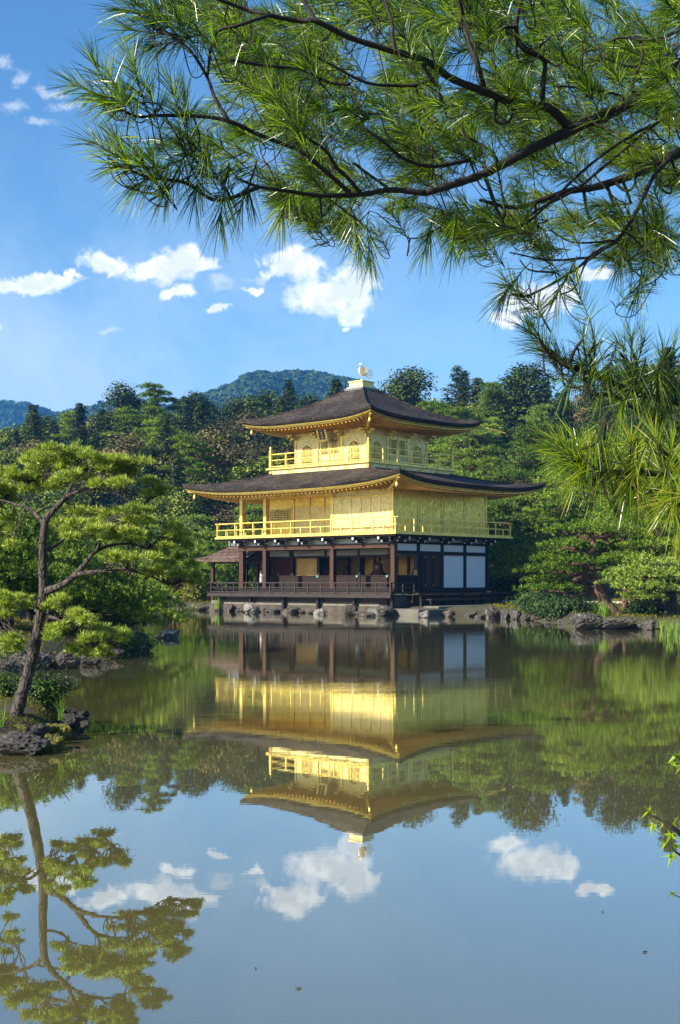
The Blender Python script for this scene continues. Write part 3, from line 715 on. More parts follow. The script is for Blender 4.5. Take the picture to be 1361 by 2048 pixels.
    sf = so_.build('soffit', M['gold_soffit'], PAV, smooth=True)
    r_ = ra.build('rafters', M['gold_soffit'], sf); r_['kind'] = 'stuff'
    return pos
cu2, cv2 = LU/2, LV/2
pos2 = curved_roof(cv2, cu2, LV/2+2.35, LU/2+2.35, 3.55, 3.55, 6.66+0.34, 8.02, 0.44, 0.24, 'lower_roof', 1.25, (LV/2+0.06, LU/2+0.06), 6.78)
# third storey centre in local coordinates
C3 = (4.06, 5.86); H3 = 2.70
tv = Matrix.Rotation(-math.atan2(0.744, 0.668), 3, 'Z') @ Vector((1.24-2.776, 74.5-67.41, 0)); C3 = (tv.x, tv.y)
pos3 = curved_roof(C3[0], C3[1], 4.9, 4.9, 0.55, 0.55, 10.78, 12.93, 0.32, 0.24, 'upper_roof', 1.42, (H3+0.03, H3+0.03), 10.36)
# ---------------- third storey
def part3(name, mat, boxes, **kw):
    """boxes given as (u, v) relative to the storey's near corner C3-H3"""
    o0, o1 = C3[0]-H3, C3[1]-H3
    return part(name, mat, [(a+o1, b+o1, c+o0, d+o0, e, f) for (a, b, c, d, e, f) in boxes], **kw)
S3 = 2*H3
part3('balcony_floor', M['gold_trim'], [(-1.2, S3+1.2, -1.2, S3+1.2, 8.22, 8.32)])
part3('balcony_floor', M['gold_pale'], [(-1.06, S3+1.06, -1.06, S3+1.06, 7.93, 8.215)], label='deep gold fascia under the upper balcony')
for k in range(6):
    q = -0.95 + k*(S3+1.9)/5
    part3('metal_fitting', M['gold_soffit'], [(q-0.13, q+0.13, -1.09, -1.06, 8.06, 8.10), (q-0.05, q+0.05, -1.10, -1.06, 8.03, 8.14)])
    part3('metal_fitting', M['gold_soffit'], [(-1.09, -1.06, q-0.13, q+0.13, 8.06, 8.10), (-1.10, -1.06, q-0.05, q+0.05, 8.03, 8.14)])
part3('wall', M['gold_pale'], [(0, S3, 0, 0.1, 8.32, 10.34), (0, S3, S3-0.1, S3, 8.32, 10.34), (0, 0.1, 0.1, S3-0.1, 8.32, 10.34), (S3-0.1, S3, 0.1, S3-0.1, 8.32, 10.34)])
for k in range(4):
    q = k*S3/3
    qa, qb = max(q-0.08, -0.02), min(q+0.08, S3+0.02)
    part3('column', M['gold_trim'], [(qa, qb, -0.04, 0.02, 8.32, 10.34)])
    if k: part3('column', M['gold_trim'], [(-0.04, 0.02, qa, qb, 8.32, 10.34)])
for z0, z1 in ((10.2, 10.33), (9.88, 9.93)):
    part3('beam', M['gold_trim'], [(0.08, S3, -0.03, 0.0, z0, z1)]); part3('beam', M['gold_trim'], [(-0.03, 0.0, 0.08, S3, z0, z1)])
def bell_window(face, c):
    """cusped arch window: frame, pane, bars. face 0: sunlit (v=0), 1: shaded (u=0); c: centre along the face"""
    o0, o1 = C3[0]-H3, C3[1]-H3
    def outline(s):
        pts = [(-0.41, 0), (0.41, 0)] + [(0.39*math.cos(math.pi*i/10), 0.70 + (0.40 if 0 < i < 10 else 0.0)*math.sin(math.pi*i/10) + (0.05 if i == 5 else 0)) for i in range(11)]
        return pts
    def mk(pts, d0, d1, sc=1.0):
        out = []
        for (a, z) in pts:
            out.append((a*sc + c, (z*sc if sc > 1 else z) + 8.48 - (0.05 if sc > 1 else 0)))
        mb = MB(); n = len(out)
        if face == 0: vs = [(o0-d0, o1+a, z) for a, z in out] + [(o0-d1, o1+a, z) for a, z in out]
        else: vs = [(o0+a, o1-d0, z) for a, z in out] + [(o0+a, o1-d1, z) for a, z in out]
        mb.add(vs, [tuple(range(n)), tuple(reversed(range(n, 2*n)))] + [(i, (i+1) % n, (i+1) % n+n, i+n) for i in range(n)]); return mb
    fr = mk(outline(1.0), -0.05, 0.028, 1.13).build('window', M['gold_trim'], PAV)
    mk(outline(1.0), 0.0, 0.034).build('pane', M['pane'], fr)
    mb = MB()
    for i in range(-4, 5):
        a = c + i*0.085; top = 8.48 + (1.08 if abs(i) < 2 else 0.95 if abs(i) < 4 else 0.75)
        if face == 0: mb.box(o0-0.052, o0-0.034, o1+a-0.017, o1+a+0.017, 8.5, top)
        else: mb.box(o0+a-0.017, o0+a+0.017, o1-0.052, o1-0.034, 8.5, top)
    for zz in (8.75, 9.1):
        if face == 0: mb.box(o0-0.056, o0-0.034, o1+c-0.36, o1+c+0.36, zz, zz+0.03)
        else: mb.box(o0+c-0.36, o0+c+0.36, o1-0.056, o1-0.034, zz, zz+0.03)
    mb.build('bars', M['gold_trim'], fr)
for face in (0, 1):
    for c in (S3/6, S3*5/6): bell_window(face, c)
    # centre double door with lattice in the upper half
    for s in (-1, 1):
        c = S3/2 + s*0.36; bo = []
        def fb(a0, a1, z0, z1, d0, d1): return (a0, a1, -d1, -d0, z0, z1) if face == 0 else (-d1, -d0, a0, a1, z0, z1)
        d = part3('door', M['gold_pale'], [fb(c-0.34, c+0.34, 8.36, 9.86, 0.0, 0.03)])
        part3('door_panel', M['pane'], [fb(c-0.26, c+0.26, 9.0, 9.78, 0.03, 0.036)], parent=d)
        part3('door_frame', M['gold_trim'], [fb(c-0.34, c-0.27, 8.36, 9.86, 0.03, 0.05), fb(c+0.27, c+0.34, 8.36, 9.86, 0.03, 0.05), fb(c-0.27, c+0.27, 8.9, 8.97, 0.03, 0.05), fb(c-0.27, c+0.27, 9.79, 9.86, 0.03, 0.05)]
              + [fb(c-0.2+0.13*i, c-0.18+0.13*i, 9.0, 9.78, 0.036, 0.048) for i in range(4)] + [fb(c-0.26, c+0.26, 9.14+0.13*i, 9.16+0.13*i, 0.036, 0.045) for i in range(5)], parent=d)
GR3 = [(0.80, 0.05, 0.06, 0.10), (0.46, 0.045, 0.05, 0), (0.10, 0.06, 0.06, 0)]
o0, o1 = C3[0]-H3, C3[1]-H3
q0, q1 = -1.0, S3+1.0
cor = [(q0+o1, q0+o0), (q1+o1, q0+o0), (q1+o1, q1+o0), (q0+o1, q1+o0)]
for i in range(4):
    a, b = cor[i], cor[(i+1) % 4]
    if a[0] > b[0] or a[1] > b[1]: a, b = b, a
    railing('railing', a, b, 8.32, 0.80, M['gold_trim'], 1.23, False, GR3, 0.07)
for (u, v) in cor:
    mb = MB(); bx(mb, u-0.07, u+0.07, v-0.07, v+0.07, 8.325, 9.36)
    mb.tube([(v, u, 9.36), (v, u, 9.42), (v, u, 9.47), (v, u, 9.53), (v, u, 9.60)], [0.085, 0.05, 0.075, 0.06, 0.01], 8)
    mb.build('newel_post', M['gold_trim'], PAV)
# brackets under the upper eaves
for face in (0, 1):
    for k in range(4):
        q = k*S3/3
        for (o, zz, L) in ((0.25, 10.02, 0.22), (0.5, 10.14, 0.34)):
            b = [(q-L/2, q+L/2, -o, -o+0.12, zz, zz+0.09), (q-0.05, q+0.05, -o-0.08, 0, zz-0.07, zz)]
            if face: b = [(c, d, a, bb, e, f) for (a, bb, c, d, e, f) in b]
            part3('eave_bracket', M['gold_trim'], b)
# name board under the upper eave
nb = empty('name_board', (o0-0.62, o1+S3/2+0.05, 10.1), 0, PAV); nb.rotation_euler = (0, R(-18), 0)
mb = MB(); mb.box(-0.03, 0.03, -0.36, 0.36, -0.45, 0.45); mb.build('frame', M['gold_trim'], nb)
mb = MB(); mb.box(-0.042, -0.032, -0.22, 0.22, -0.34, 0.34); mb.build('board', M['black'], nb)
def glyphs(txt, size, parent, loc, rot, mat):
    out = []
    for i, ch in enumerate(txt):
        cu_ = bpy.data.curves.new('characters', 'FONT'); cu_.body = ch; cu_.size = size; cu_.extrude = 0.004; cu_.align_x = 'CENTER'
        to = bpy.data.objects.new('characters', cu_); COL.objects.link(to)
        dg = bpy.context.evaluated_depsgraph_get(); me = bpy.data.meshes.new_from_object(to.evaluated_get(dg))
        bpy.data.objects.remove(to); me.materials.clear(); me.materials.append(mat)
        if not len(me.polygons): print('NO GLYPH', ch); continue
        o = bpy.data.objects.new('characters', me); COL.objects.link(o); o.parent = parent
        o.location = (loc[0], loc[1], loc[2] - i*size*1.02); o.rotation_euler = rot
glyphs('究竟頂', 0.215, nb, (-0.047, 0.0, 0.15), (R(90), 0, R(-90)), M['gold_trim'])
# roof crown box and phoenix
part('roof_crown', M['ridge'], [(C3[1]-0.72, C3[1]+0.72, C3[0]-0.72, C3[0]+0.72, 12.78, 12.94)])
cb = part('crown_box', M['gold_pale'], [(C3[1]-0.62, C3[1]+0.62, C3[0]-0.62, C3[0]+0.62, 12.94, 13.0), (C3[1]-0.5, C3[1]+0.5, C3[0]-0.5, C3[0]+0.5, 13.0, 13.30), (C3[1]-0.56, C3[1]+0.56, C3[0]-0.56, C3[0]+0.56, 13.30, 13.36), (C3[1]-0.12, C3[1]+0.12, C3[0]-0.12, C3[0]+0.12, 13.36, 13.46)])
# phoenix: faces left in the picture (towards -X world)
ph = empty('phoenix_finial', (C3[0], C3[1], 13.46), -math.atan2(0.744, 0.668) + R(8), PAV)
ph.scale = (.78, .70, .90); ph['label'] = 'gilded phoenix with raised wings and fanned tail'
mb = MB()
body = catmull([(0.26,0,0.36),(0.18,0,0.33),(0.05,0,0.36),(-0.10,0,0.45),(-0.17,0,0.58),(-0.15,0,0.72),(-0.12,0,0.84),(-0.15,0,0.92),(-0.20,0,0.935)], 5)
rr = np.interp(np.linspace(0,1,len(body)), [0,.12,.3,.42,.55,.7,.82,.92,1], [.02,.06,.095,.085,.05,.03,.028,.045,.025])
mb.tube(body, list(rr), 10)
mb.tube([(-0.2,0,0.935),(-0.26,0,0.925),(-0.32,0,0.90)], [0.035,0.02,0.003], 6)
mb.build('body', M['gold_trim'], ph, smooth=True)
mb = MB()
for i in range(4): 
    mb.tube([(-0.13+0.02*i,0,0.97),(-0.14+0.05*i,0,1.04+0.02*i),(-0.20+0.07*i,0,1.10)], [0.02,0.018,0.003], 5)
mb.build('crest', M['gold_trim'], ph)
for s in (-1, 1):
    mb = MB()
    mb.tube([(0.0,0.05*s,0.30),(0.03,0.06*s,0.15),(-0.01,0.06*s,0.0)], [0.03,0.016,0.016], 6)
    for a in (-0.09, 0.0, 0.06): mb.tube([(-0.01,0.06*s,0.012),(-0.07,0.06*s+a*0.7,0.004)], [0.014,0.004], 5)
    mb.build('leg', M['gold_trim'], ph)
    mb = MB()
    for i in range(8):
        a = R(104 - i*12); L = 0.66 - 0.045*abs(i-2)
        p0 = Vector((0.02+0.02*i, 0.08*s, 0.42)); d = Vector((math.cos(a)*0.8, 0.45*s, math.sin(a))).normalized()
        q_ = p0 + d*L; sd_ = Vector((math.sin(a), 0, -math.cos(a)))*0.022
        up = Vector((0, 0.008, 0))
        m_ = p0 + d*L*0.65
        mb.add([p0+up, m_+sd_*1.1+up, q_+up, m_-sd_*1.1+up, p0-up, m_+sd_*1.1-up, q_-up, m_-sd_*1.1-up], [(0,1,2,3),(7,6,5,4),(0,4,5,1),(1,5,6,2),(2,6,7,3),(3,7,4,0)])
    mb.build('wing', M['gold_trim'], ph)
mb = MB()
for i in range(7):
    a = R(40 - i*13); L = 0.75 - 0.03*abs(i-3); yo = 0.03*(i-3)
    pts = catmull([(0.2,yo*0.3,0.36),(0.2+0.4*L*math.cos(a),yo,0.40+0.5*L*math.sin(a)),(0.2+L*0.75*math.cos(a),yo*1.5,0.40+0.62*L*math.sin(a)),(0.2+L*math.cos(a)*1.0,yo*2,0.38+0.55*L*math.sin(a))], 4)
    mb.tube(pts, list(np.interp(np.linspace(0,1,len(pts)), [0,.6,.9,1], [.012,.018,.016,.004])), 5)
mb.build('tail', M['gold_trim'], ph, smooth=True)
# corner bells and the long gutter arm on the right of the upper roof
def bell(p):
    mb = MB(); mb.tube([p, p+Vector((0,0,-0.14)), p+Vector((0,0,-0.18)), p+Vector((0,0,-0.3)), p+Vector((0,0,-0.42))], [0.012,0.012,0.06,0.085,0.10], 8); mb.build('wind_bell', M['gold_trim'], PAV, smooth=True)
for k in range(4):
    p = pos2(k, 0, 0); c = Vector((cv2, cu2, 0)); dd = Vector((c.x-p.x, c.y-p.y, 0)).normalized(); bell(p + dd*0.75 + Vector((0,0,-0.42)))
    p = pos3(k, 0, 0); c = Vector((C3[0], C3[1], 0)); dd = Vector((c.x-p.x, c.y-p.y, 0)).normalized(); bell(p + dd*0.7 + Vector((0,0,-0.40)))
    for pf, ww in ((pos2, 0.2), (pos3, 0.2)):
        p = pf(k, 0, 0); cc = Vector((cv2, cu2, 0)) if pf is pos2 else Vector((C3[0], C3[1], 0))
        dd = Vector((cc.x-p.x, cc.y-p.y, 0)).normalized(); a = p + dd*0.35 + Vector((0,0,-0.38)); inn = (3.2 if pf is pos2 else 3.0)
        b = p + dd*inn; b.z = (6.62 if pf is pos2 else 10.2)
        mb = MB(); mb.tube([a, b], [0.09, 0.11], 4); mb.build('hip_rafter', M['gold_trim'], PAV)
tipR = pos3(1, 0, 0)
mb = MB(); mb.tube([tipR + Vector((-0.6, 0.6, -0.35)), tipR + Vector((0.35, -0.35, -0.42)), tipR + Vector((1.0, -0.95, -0.66))], [0.05, 0.04, 0.035], 5)
mb.build('gutter_arm', M['gold_trim'], PAV); 
# ---------------- fishing porch on the left end, with its own small roof
part('porch_deck', M['wood'], [(LU+0.1, LU+3.6, 0.7, 3.4, 1.02, 1.16)])
for u, v in ((LU+0.5, 0.9), (LU+3.4, 0.9), (LU+0.5, 3.2), (LU+3.4, 3.2), (LU+1.9, 3.2)): part('porch_column', M['wood_red'], [(u-0.09, u+0.09, v-0.09, v+0.09, 0.0, 3.12)])
part('porch_rail', M['wood'], [(LU+0.5, LU+3.4, 0.86, 0.94, 1.7, 1.77), (LU+0.5, LU+3.4, 3.16, 3.24, 1.7, 1.77), (LU+3.36, LU+3.44, 0.9, 3.2, 1.7, 1.77), (LU+0.5, LU+3.4, 0.87, 0.93, 1.35, 1.41)])
part('porch_beam', M['wood'], [(LU+0.2, LU+3.6, 0.82, 0.98, 2.9, 3.05), (LU+0.2, LU+3.6, 3.12, 3.28, 2.9, 3.05), (LU+3.3, LU+3.48, 0.99, 3.11, 2.92, 3.06)])
def porch_roof():
    mb = MB(); n = 12; u0, u1 = LU+0.05, LU+4.25; vm = 2.05; hv = 2.0; rz = 4.02
    def P_(u, t, s):   # t 0 eave .. 1 ridge; s side -1/+1
        e = 0.10*((u-u0)/(u1-u0))**3*(1-t)
        return (vm + s*hv*(1-t), u, 3.12 + (rz-3.12)*t**1.35 + e)
    us = [u0 + (u1-u0)*i/14 for i in range(15)]
    for s in (-1, 1):
        vs = []; fs = []
        for i, u in enumerate(us):
            for j in range(n+1):
                t = j/n
                uu = u0 + (u-u0) * (1 - 0.30*t)     # hipped end: the ridge is shorter
                vs.append(P_(uu, t, s))
        for i in range(14):
            for j in range(n): a = i*(n+1)+j; fs.append((a, a+n+1, a+n+2, a+1))
        mb.add(vs, fs)
        mb.add([(x, y, z-0.14) for (x, y, z) in vs], [tuple(reversed(f)) for f in fs])
        vs2 = []; fs2 = []
        for i, u in enumerate(us):
            p = P_(u, 0, s); vs2 += [p, (p[0], p[1], p[2]-0.14)]
        for i in range(14): fs2.append((i*2, i*2+1, i*2+3, i*2+2))
        mb.add(vs2, fs2)
    vs = []; fs = []
    for j in range(n+1):
        t = j/n; uu = u0 + (u1-u0)*(1-0.30*t)
        for i in range(9):
            k = -1 + 2*i/8; a = P_(uu, t, -1); b = P_(uu, t, 1); vs.append((a[0]+(b[0]-a[0])*i/8, uu, a[2]))
    for j in range(n):
        for i in range(8): a = j*9+i; fs.append((a, a+1, a+10, a+9))
    mb.add(vs, fs); mb.add([(x, y, z-0.14) for x, y, z in vs], fs)
    for i in range(8): a = vs[i]; b = vs[i+1]; mb.add([a, b, (b[0],b[1],b[2]-0.14), (a[0],a[1],a[2]-0.14)], [(0,1,2,3)])
    return mb
pr = porch_roof().build('porch_roof', M['roof_brown'], PAV, smooth=True)
mb = MB(); mb.box(1.9, 2.2, LU+0.1, LU+3.0, 3.99, 4.16); mb.box(1.84, 2.26, LU+2.9, LU+3.05, 3.97, 4.28); mb.build('ridge_cap', M['ridge'], pr)
# ================================================================== rocks, shores
def rock_mesh(seed, flat=0.6):
    rng = np.random.default_rng(seed)
    bm = bmesh.new(); bmesh.ops.create_icosphere(bm, subdivisions=5, radius=1)
    pl = [(rng.normal(size=3), rng.uniform(0.55, 0.85)) for _ in range(11)]
    off = Vector(rng.uniform(-50, 50, 3))
    for v in bm.verts:
        p = np.array(v.co[:])
        for n_, d in pl:
            n_ = n_/np.linalg.norm(n_); k = p @ n_
            if k > d: p = p - n_*(k-d)*0.85
        q_ = Vector(p); s = 1 + 0.24*mnoise.noise(q_*1.6+off) - 0.17*abs(mnoise.noise(q_*3.6+off)) + 0.10*mnoise.noise(q_*8+off) - 0.06*abs(mnoise.noise(q_*17+off))
        v.co = q_*s
    me = bpy.data.meshes.new('rock'); bm.to_mesh(me); bm.free(); me.materials.append(M['rock']); return me
ROCKS = [rock_mesh(i) for i in range(7)]
THINGS = []          # (object, base label, px, py) for labels that are told apart afterwards
def rock(px, py, wpx, hpx, label, group, z=None, Y=None, mat=None, seed=0, rz=None, sink=0.25):
    rng = random.Random(int(px*7+py+seed))
    Yw = Y or water_y(py); c = at(px, py, Yw)
    w_ = wpx/F*Yw; h_ = hpx/F*Yw
    me = ROCKS[int(seed + px) % 7]
    if mat: me = me.copy(); me.materials.clear(); me.materials.append(mat)
    o = bpy.data.objects.new('rock', me); COL.objects.link(o)
    zb = 0 if z is None else z
    o.scale = (w_*0.55, w_*rng.uniform(0.4, 0.6), h_*0.66)
    o.location = (c.x, Yw + w_*0.35, zb + h_*0.30); o.rotation_euler = (rng.uniform(-.15,.15), rng.uniform(-.15,.15), rz if rz is not None else rng.choice([0, math.pi]) + rng.uniform(-.5,.5))
    tag(o, cat='rock', group=group); THINGS.append((o, label, px, py)); return o
M['wallstone'] = plain('wall_stone', (0.055, 0.042, 0.030), 0.9, var=0.75, sc=2.2, bm=0.8)
G1 = 'rocks along the water edge below the pavilion'
for (px, py, w_, h_) in [(403,1221,34,13),(436,1221,30,17),(459,1223,24,22),(483,1223,24,13),(506,1226,30,28),(528,1224,22,9),(548,1225,26,12),(584,1226,32,17),(608,1226,20,10),(624,1227,20,8),(640,1229,20,17),(664,1227,26,15),(698,1231,28,28),(722,1230,22,10),(738,1233,26,12),(768,1232,34,26)]:
    rock(px, py, w_*1.15, h_*.85, ('pale faced rock' if px in (506, 640, 436) else 'dark rock') + ' at the water edge below the dark veranda', G1, mat=M['pale_rock'] if px in (506, 640, 436) else None)
rq = random.Random(8)
for i in range(26):
    px = 440 + i*13.2; rock(px + rq.uniform(-6, 6), 1222.3 + i*0.27, rq.uniform(10, 26), rq.uniform(5, 14), 'small stone in the row along the foot of the retaining wall', 'stones along the retaining wall', seed=i)
for (px, py, w_, h_) in [(852,1236,24,15),(901,1234,26,15),(944,1233,26,14),(962,1236,22,10)]:
    rock(px, py, w_, h_, 'pale rock in the water before the flat stone slab' if px == 852 else 'dark rock in the water before the flat stone slab', 'rocks before the stone slab', mat=M['pale_rock'] if px == 852 else None)
for (px, py, w_, h_) in [(986,1236,32,30),(1012,1238,24,22),(1034,1239,26,20),(1056,1240,24,16),(1080,1242,30,16),(1106,1245,30,14),(1128,1248,24,12)]:
    rock(px, py, w_, h_, 'dark rock on the shaded bank right of the pavilion', 'rocks on the shaded right bank')
rock(1174,1259,70,34, 'large light faced boulder at the water below the leaning pine', 'boulders at the right shore')
rock(1237,1259,86,24, 'low wide dark boulder at the water beside the large light faced one', 'boulders at the right shore')
rock(1352,1255,34,44, 'grey upright boulder at the right edge of the photo above the reeds', 'boulders at the right shore')
rock(1300,1260,40,20, 'small dark boulder between the wide boulder and the reeds', 'boulders at the right shore')
rock(335,1276,46,19, 'small pale rock alone in open water', None, mat=M['pale_rock'])
for (px, py, w_, h_) in [(290,1213,30,12),(318,1216,36,18),(350,1217,44,20),(381,1217,28,14)]:
    rock(px, py, w_, h_, 'rock on the far shore left of the fishing porch', 'rocks on the far left shore')
G2 = 'rocks around the left islet'
for (px, py, w_, h_, n_) in [(268,1304,70,46,'dark rounded boulder at the right tip of the left islet'),(215,1318,60,26,'low rock under the boulder at the right tip of the left islet'),
    (60,1340,100,50,'pale faced boulder on the near side of the left islet'),(130,1338,70,40,'dark boulder on the near side of the left islet'),(10,1346,60,32,'boulder of the left islet at the left edge of the photo'),(180,1330,50,26,'half hidden rock low on the left islet')]:
    rock(px, py, w_, h_, n_, G2)
rock(203,1278,96,66, 'tall dark triangular boulder standing on the left islet', G2, Y=34, z=0.2, sink=0.1)
rock(153,1274,40,54, 'pale pointed rock left of the tall triangular boulder', G2, Y=35, z=0.2, sink=0.1)
G3 = 'rocks of the near islet under the pine'
for i, (px, py, w_, h_, Y, mt, n_) in enumerate([(26,1516,120,42,12.7,None,'large craggy dark rock at the lower left corner of the near islet'),(96,1497,60,36,13.1,M['moss'],'mossy yellow green rock beside the craggy corner rock'),
    (150,1466,56,36,14.6,None,'dark rounded rock at the right tip of the near islet'),(120,1480,62,42,13.9,M['moss'],'moss covered rock just left of the right tip rock'),(112,1450,90,36,14.9,None,'jagged grey rock behind the mossy ones'),
    (62,1462,80,26,14.1,M['moss'],'low mossy mound at the foot of the pine trunk'),(-12,1478,60,40,13.4,None,'grey rock under the pine at the left edge of the photo'),(40,1494,60,32,13.0,None,'small grey rock between the corner rock and the pine trunk')]):
    rock(px, py, w_, h_, n_, G3, Y=Y, mat=mt, seed=i, sink=0.3)
for i, (px, py, w_, h_, Y, mt) in enumerate([(4,1506,40,22,12.9,None),(58,1505,34,20,13.0,None),(74,1484,40,24,13.5,None),(92,1474,30,16,13.8,M['moss']),(134,1462,34,24,14.5,None),(168,1478,22,12,14.3,None),(88,1452,50,22,14.6,M['moss']),(56,1446,40,18,14.6,None),(10,1460,60,20,14.2,M['moss']),(135,1440,30,20,15.3,None),(30,1476,50,20,13.6,M['moss']),(165,1450,26,16,15.2,None)]):
    rock(px, py, w_, h_, 'small mossy stone on the near islet by the pine' if mt else 'small rough dark stone on the near islet by the pine', 'small stones of the near islet', Y=Y, mat=mt, seed=i+3, sink=0.3, z=0.12)
# flat stone terrace, low retaining wall, gravel
def toW(u, v, z): return Vector((2.776 - 0.744*u + 0.668*v, 67.41 + 0.668*u + 0.744*v, z))
def wbox(mb, u0, u1, v0, v1, z0, z1):
    c = [toW(u, v, z) for z in (z0, z1) for (u, v) in ((u0,v0),(u1,v0),(u1,v1),(u0,v1))]
    mb.add(c, [(0,3,2,1),(4,5,6,7),(0,1,5,4),(1,2,6,5),(2,3,7,6),(3,0,4,7)])
mb = MB(); wbox(mb, -3.2, 0.2, -1.9, 8.0, -0.6, 0.33); 
tg = mb.build('stone_landing', M['slab'], bevel=0.05); tag(tg, 'flat grey stone landing slab at the water beside the pavilion', 'stone slab')
mb = MB(); wbox(mb, -3.0, -2.0, 0.0, 7.4, 0.335, 0.46)
tag(mb.build('step_stone', M['slab'], bevel=0.03), 'long low step stone lying on the landing slab', 'step stone')
mb = MB(); wbox(mb, 0.3, 13.3, -0.85, -0.1, -0.6, 0.40); wl = mb
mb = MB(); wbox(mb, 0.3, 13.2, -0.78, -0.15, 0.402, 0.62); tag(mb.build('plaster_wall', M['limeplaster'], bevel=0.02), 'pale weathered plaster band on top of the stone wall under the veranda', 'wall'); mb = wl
tag(mb.build('retaining_wall', M['wallstone'], bevel=0.03), 'low brown stone retaining wall at the water under the dark veranda', 'wall')
gv = MB(); wbox(gv, -9.5, -1.2, 8.2, 18, 0.3, 0.66)
gm, T_, b_ = new_mat('gravel'); p_ = worldpos(T_); n_ = T_.noise(p_, 30, 5, 0.7)
T_.link(T_.ramp(n_, [(0.35, (0.25, 0.22, 0.17)), (0.65, (0.52, 0.47, 0.38))]), b_.inputs['Base Color']); b_.inputs['Roughness'].default_value = 0.95; bump(T_, b_, n_, 0.6, 0.03)
tag(gv.build('gravel_path', gm), kind='structure')

# ================================================================== foliage generators (numpy)
def unit(v): return v / (np.linalg.norm(v, axis=-1, keepdims=True) + 1e-9)
def blades(C, D, L, Wd, rng, bend=0.0):
    """thin pointed blades from C along D (N x 3), as triangles with a belly: quads (base, side, tip, side)"""
    N = len(C); L = np.broadcast_to(L, (N,))[:, None]; Wd = np.broadcast_to(Wd, (N,))[:, None]
    r = unit(np.cross(D, rng.normal(size=(N, 3))))
    mid = C + D*L*0.45; tip = C + D*L + np.array([0, 0, 1.0])*bend*L
    V = np.stack([C, mid + r*Wd*0.5, tip, mid - r*Wd*0.5], 1).reshape(-1, 3)
    return V, np.arange(N*4).reshape(N, 4)
def leaves(C, Nn, L, Wd, rng, jit=0.8):
    N = len(C); n = unit(Nn + rng.normal(size=(N, 3))*jit)
    a = unit(np.cross(n, rng.normal(size=(N, 3)))); b = np.cross(n, a)
    L = np.broadcast_to(L, (N,))[:, None]*rng.uniform(.6, 1.25, (N, 1)); Wd = np.broadcast_to(Wd, (N,))[:, None]*rng.uniform(.7, 1.2, (N, 1))
    V = np.stack([C - a*L*.5, C + b*Wd*.5, C + a*L*.5, C - b*Wd*.5], 1).reshape(-1, 3)
    return V, np.arange(N*4).reshape(N, 4)
def join(parts):
    V = []; Fc = []; o = 0
    for v, f in parts: V.append(v); Fc.append(f + o); o += len(v)
    return np.concatenate(V), np.concatenate(Fc)
def pad_tufts(c, rx, ry, rz, n, rng, k, L, Wd, up=0.8, under=0.25, spread=0.75):
    """a flat-bottomed cushion of upward needle tufts; c centre, radii, n tufts, k blades per tuft"""
    th = rng.uniform(0, 2*np.pi, n); rr = np.sqrt(rng.uniform(0, 1, n)); x = rr*np.cos(th); y = rr*np.sin(th)
    lump = 0.75 + 0.5*np.sin(x*6 + c[0]*3)*np.sin(y*6 + c[1]*3)
    edge = 1 + 0.22*np.sin(th*5 + c[0]*7) + 0.12*np.sin(th*11 + c[2]*5)
    z = np.sqrt(np.clip(1 - rr**2, 0, 1)) * lump * rng.uniform(1-under*2.2, 1, n)
    P0 = np.stack([c[0] + x*rx*edge, c[1] + y*ry*edge, c[2] + z*rz], 1)
    nd = unit(np.stack([x/rx*0.6*rx, y*0.6, np.full(n, up)], 1) + rng.normal(size=(n, 3))*0.22)
    C = np.repeat(P0, k, 0); D = unit(np.repeat(nd, k, 0) + rng.normal(size=(n*k, 3))*spread)
    return blades(C, D, L*rng.uniform(.7, 1.2, n*k), Wd, rng)
def limb(mb, p0, p1, r0, r1, rng, wob=0.08, n=5, sides=6):
    p0 = Vector(p0); p1 = Vector(p1); L = (p1-p0).length
    pts = [p0]
    for i in range(1, n): pts.append(p0.lerp(p1, i/n) + Vector(rng.normal(0, wob*L*0.5, 3)))
    pts.append(p1); sm = catmull(pts, 3); k = len(sm)
    mb.tube(sm, [r0 + (r1-r0)*i/(k-1) for i in range(k)], sides)

def ground_cover(name, poly, n, L, mat, label, seed, dmin=0.05, zmin=0.06):
    rng = np.random.default_rng(seed); lo, hi = poly.min(0), poly.max(0); X = rng.uniform(lo[0], hi[0], n*3); Y = rng.uniform(lo[1], hi[1], n*3)
    Z = ground_h(X, Y); k = (sdist(poly, X, Y) > dmin) & (Z > zmin) & (np.sin(X*5.1+1)*np.sin(Y*4.3) > -.55); X, Y, Z = X[k][:n], Y[k][:n], Z[k][:n]
    C = np.stack([X, Y, Z-.01], 1); D = unit(np.stack([rng.normal(0, .55, len(X)), rng.normal(0, .55, len(X)), np.full(len(X), 1.)], 1))
    V, Fc = blades(C, D, L*rng.uniform(.4, 1.3, len(X)), L*.28, rng); tag(mesh_np(name, V, Fc, mat), label, 'ground cover', kind='stuff')
M['moss_green'] = foliage_mat('moss_tufts', ((0.02, 0.028, 0.004), (0.085, 0.085, 0.010), (0.22, 0.19, 0.02)), 0.8, 0.2, (1.2, 1.2, .5), 0.1, 2.0)
ground_cover('moss', ISLE2, 26000, .028, M['moss_green'], 'yellow green moss covering the near islet', 1)
ground_cover('moss', ISLE1, 30000, .075, M['moss_green'], 'moss and low plants covering the left islet', 2)
RB = np.array([(8.4,47.5),(12.5,44.5),(20,44),(24,90),(12,95),(8,75),(7.5,62)], float)
ground_cover('grass', RB, 40000, .13, M['moss_green'], 'low grass and moss on the right bank', 3)
LB = np.array([(-7.2,75.8),(-6,80),(-6,100),(-40,134),(-46,120),(-30,126),(-13,89)], float)
ground_cover('grass', LB, 26000, .16, M['moss_green'], 'low grass on the far left bank', 4)

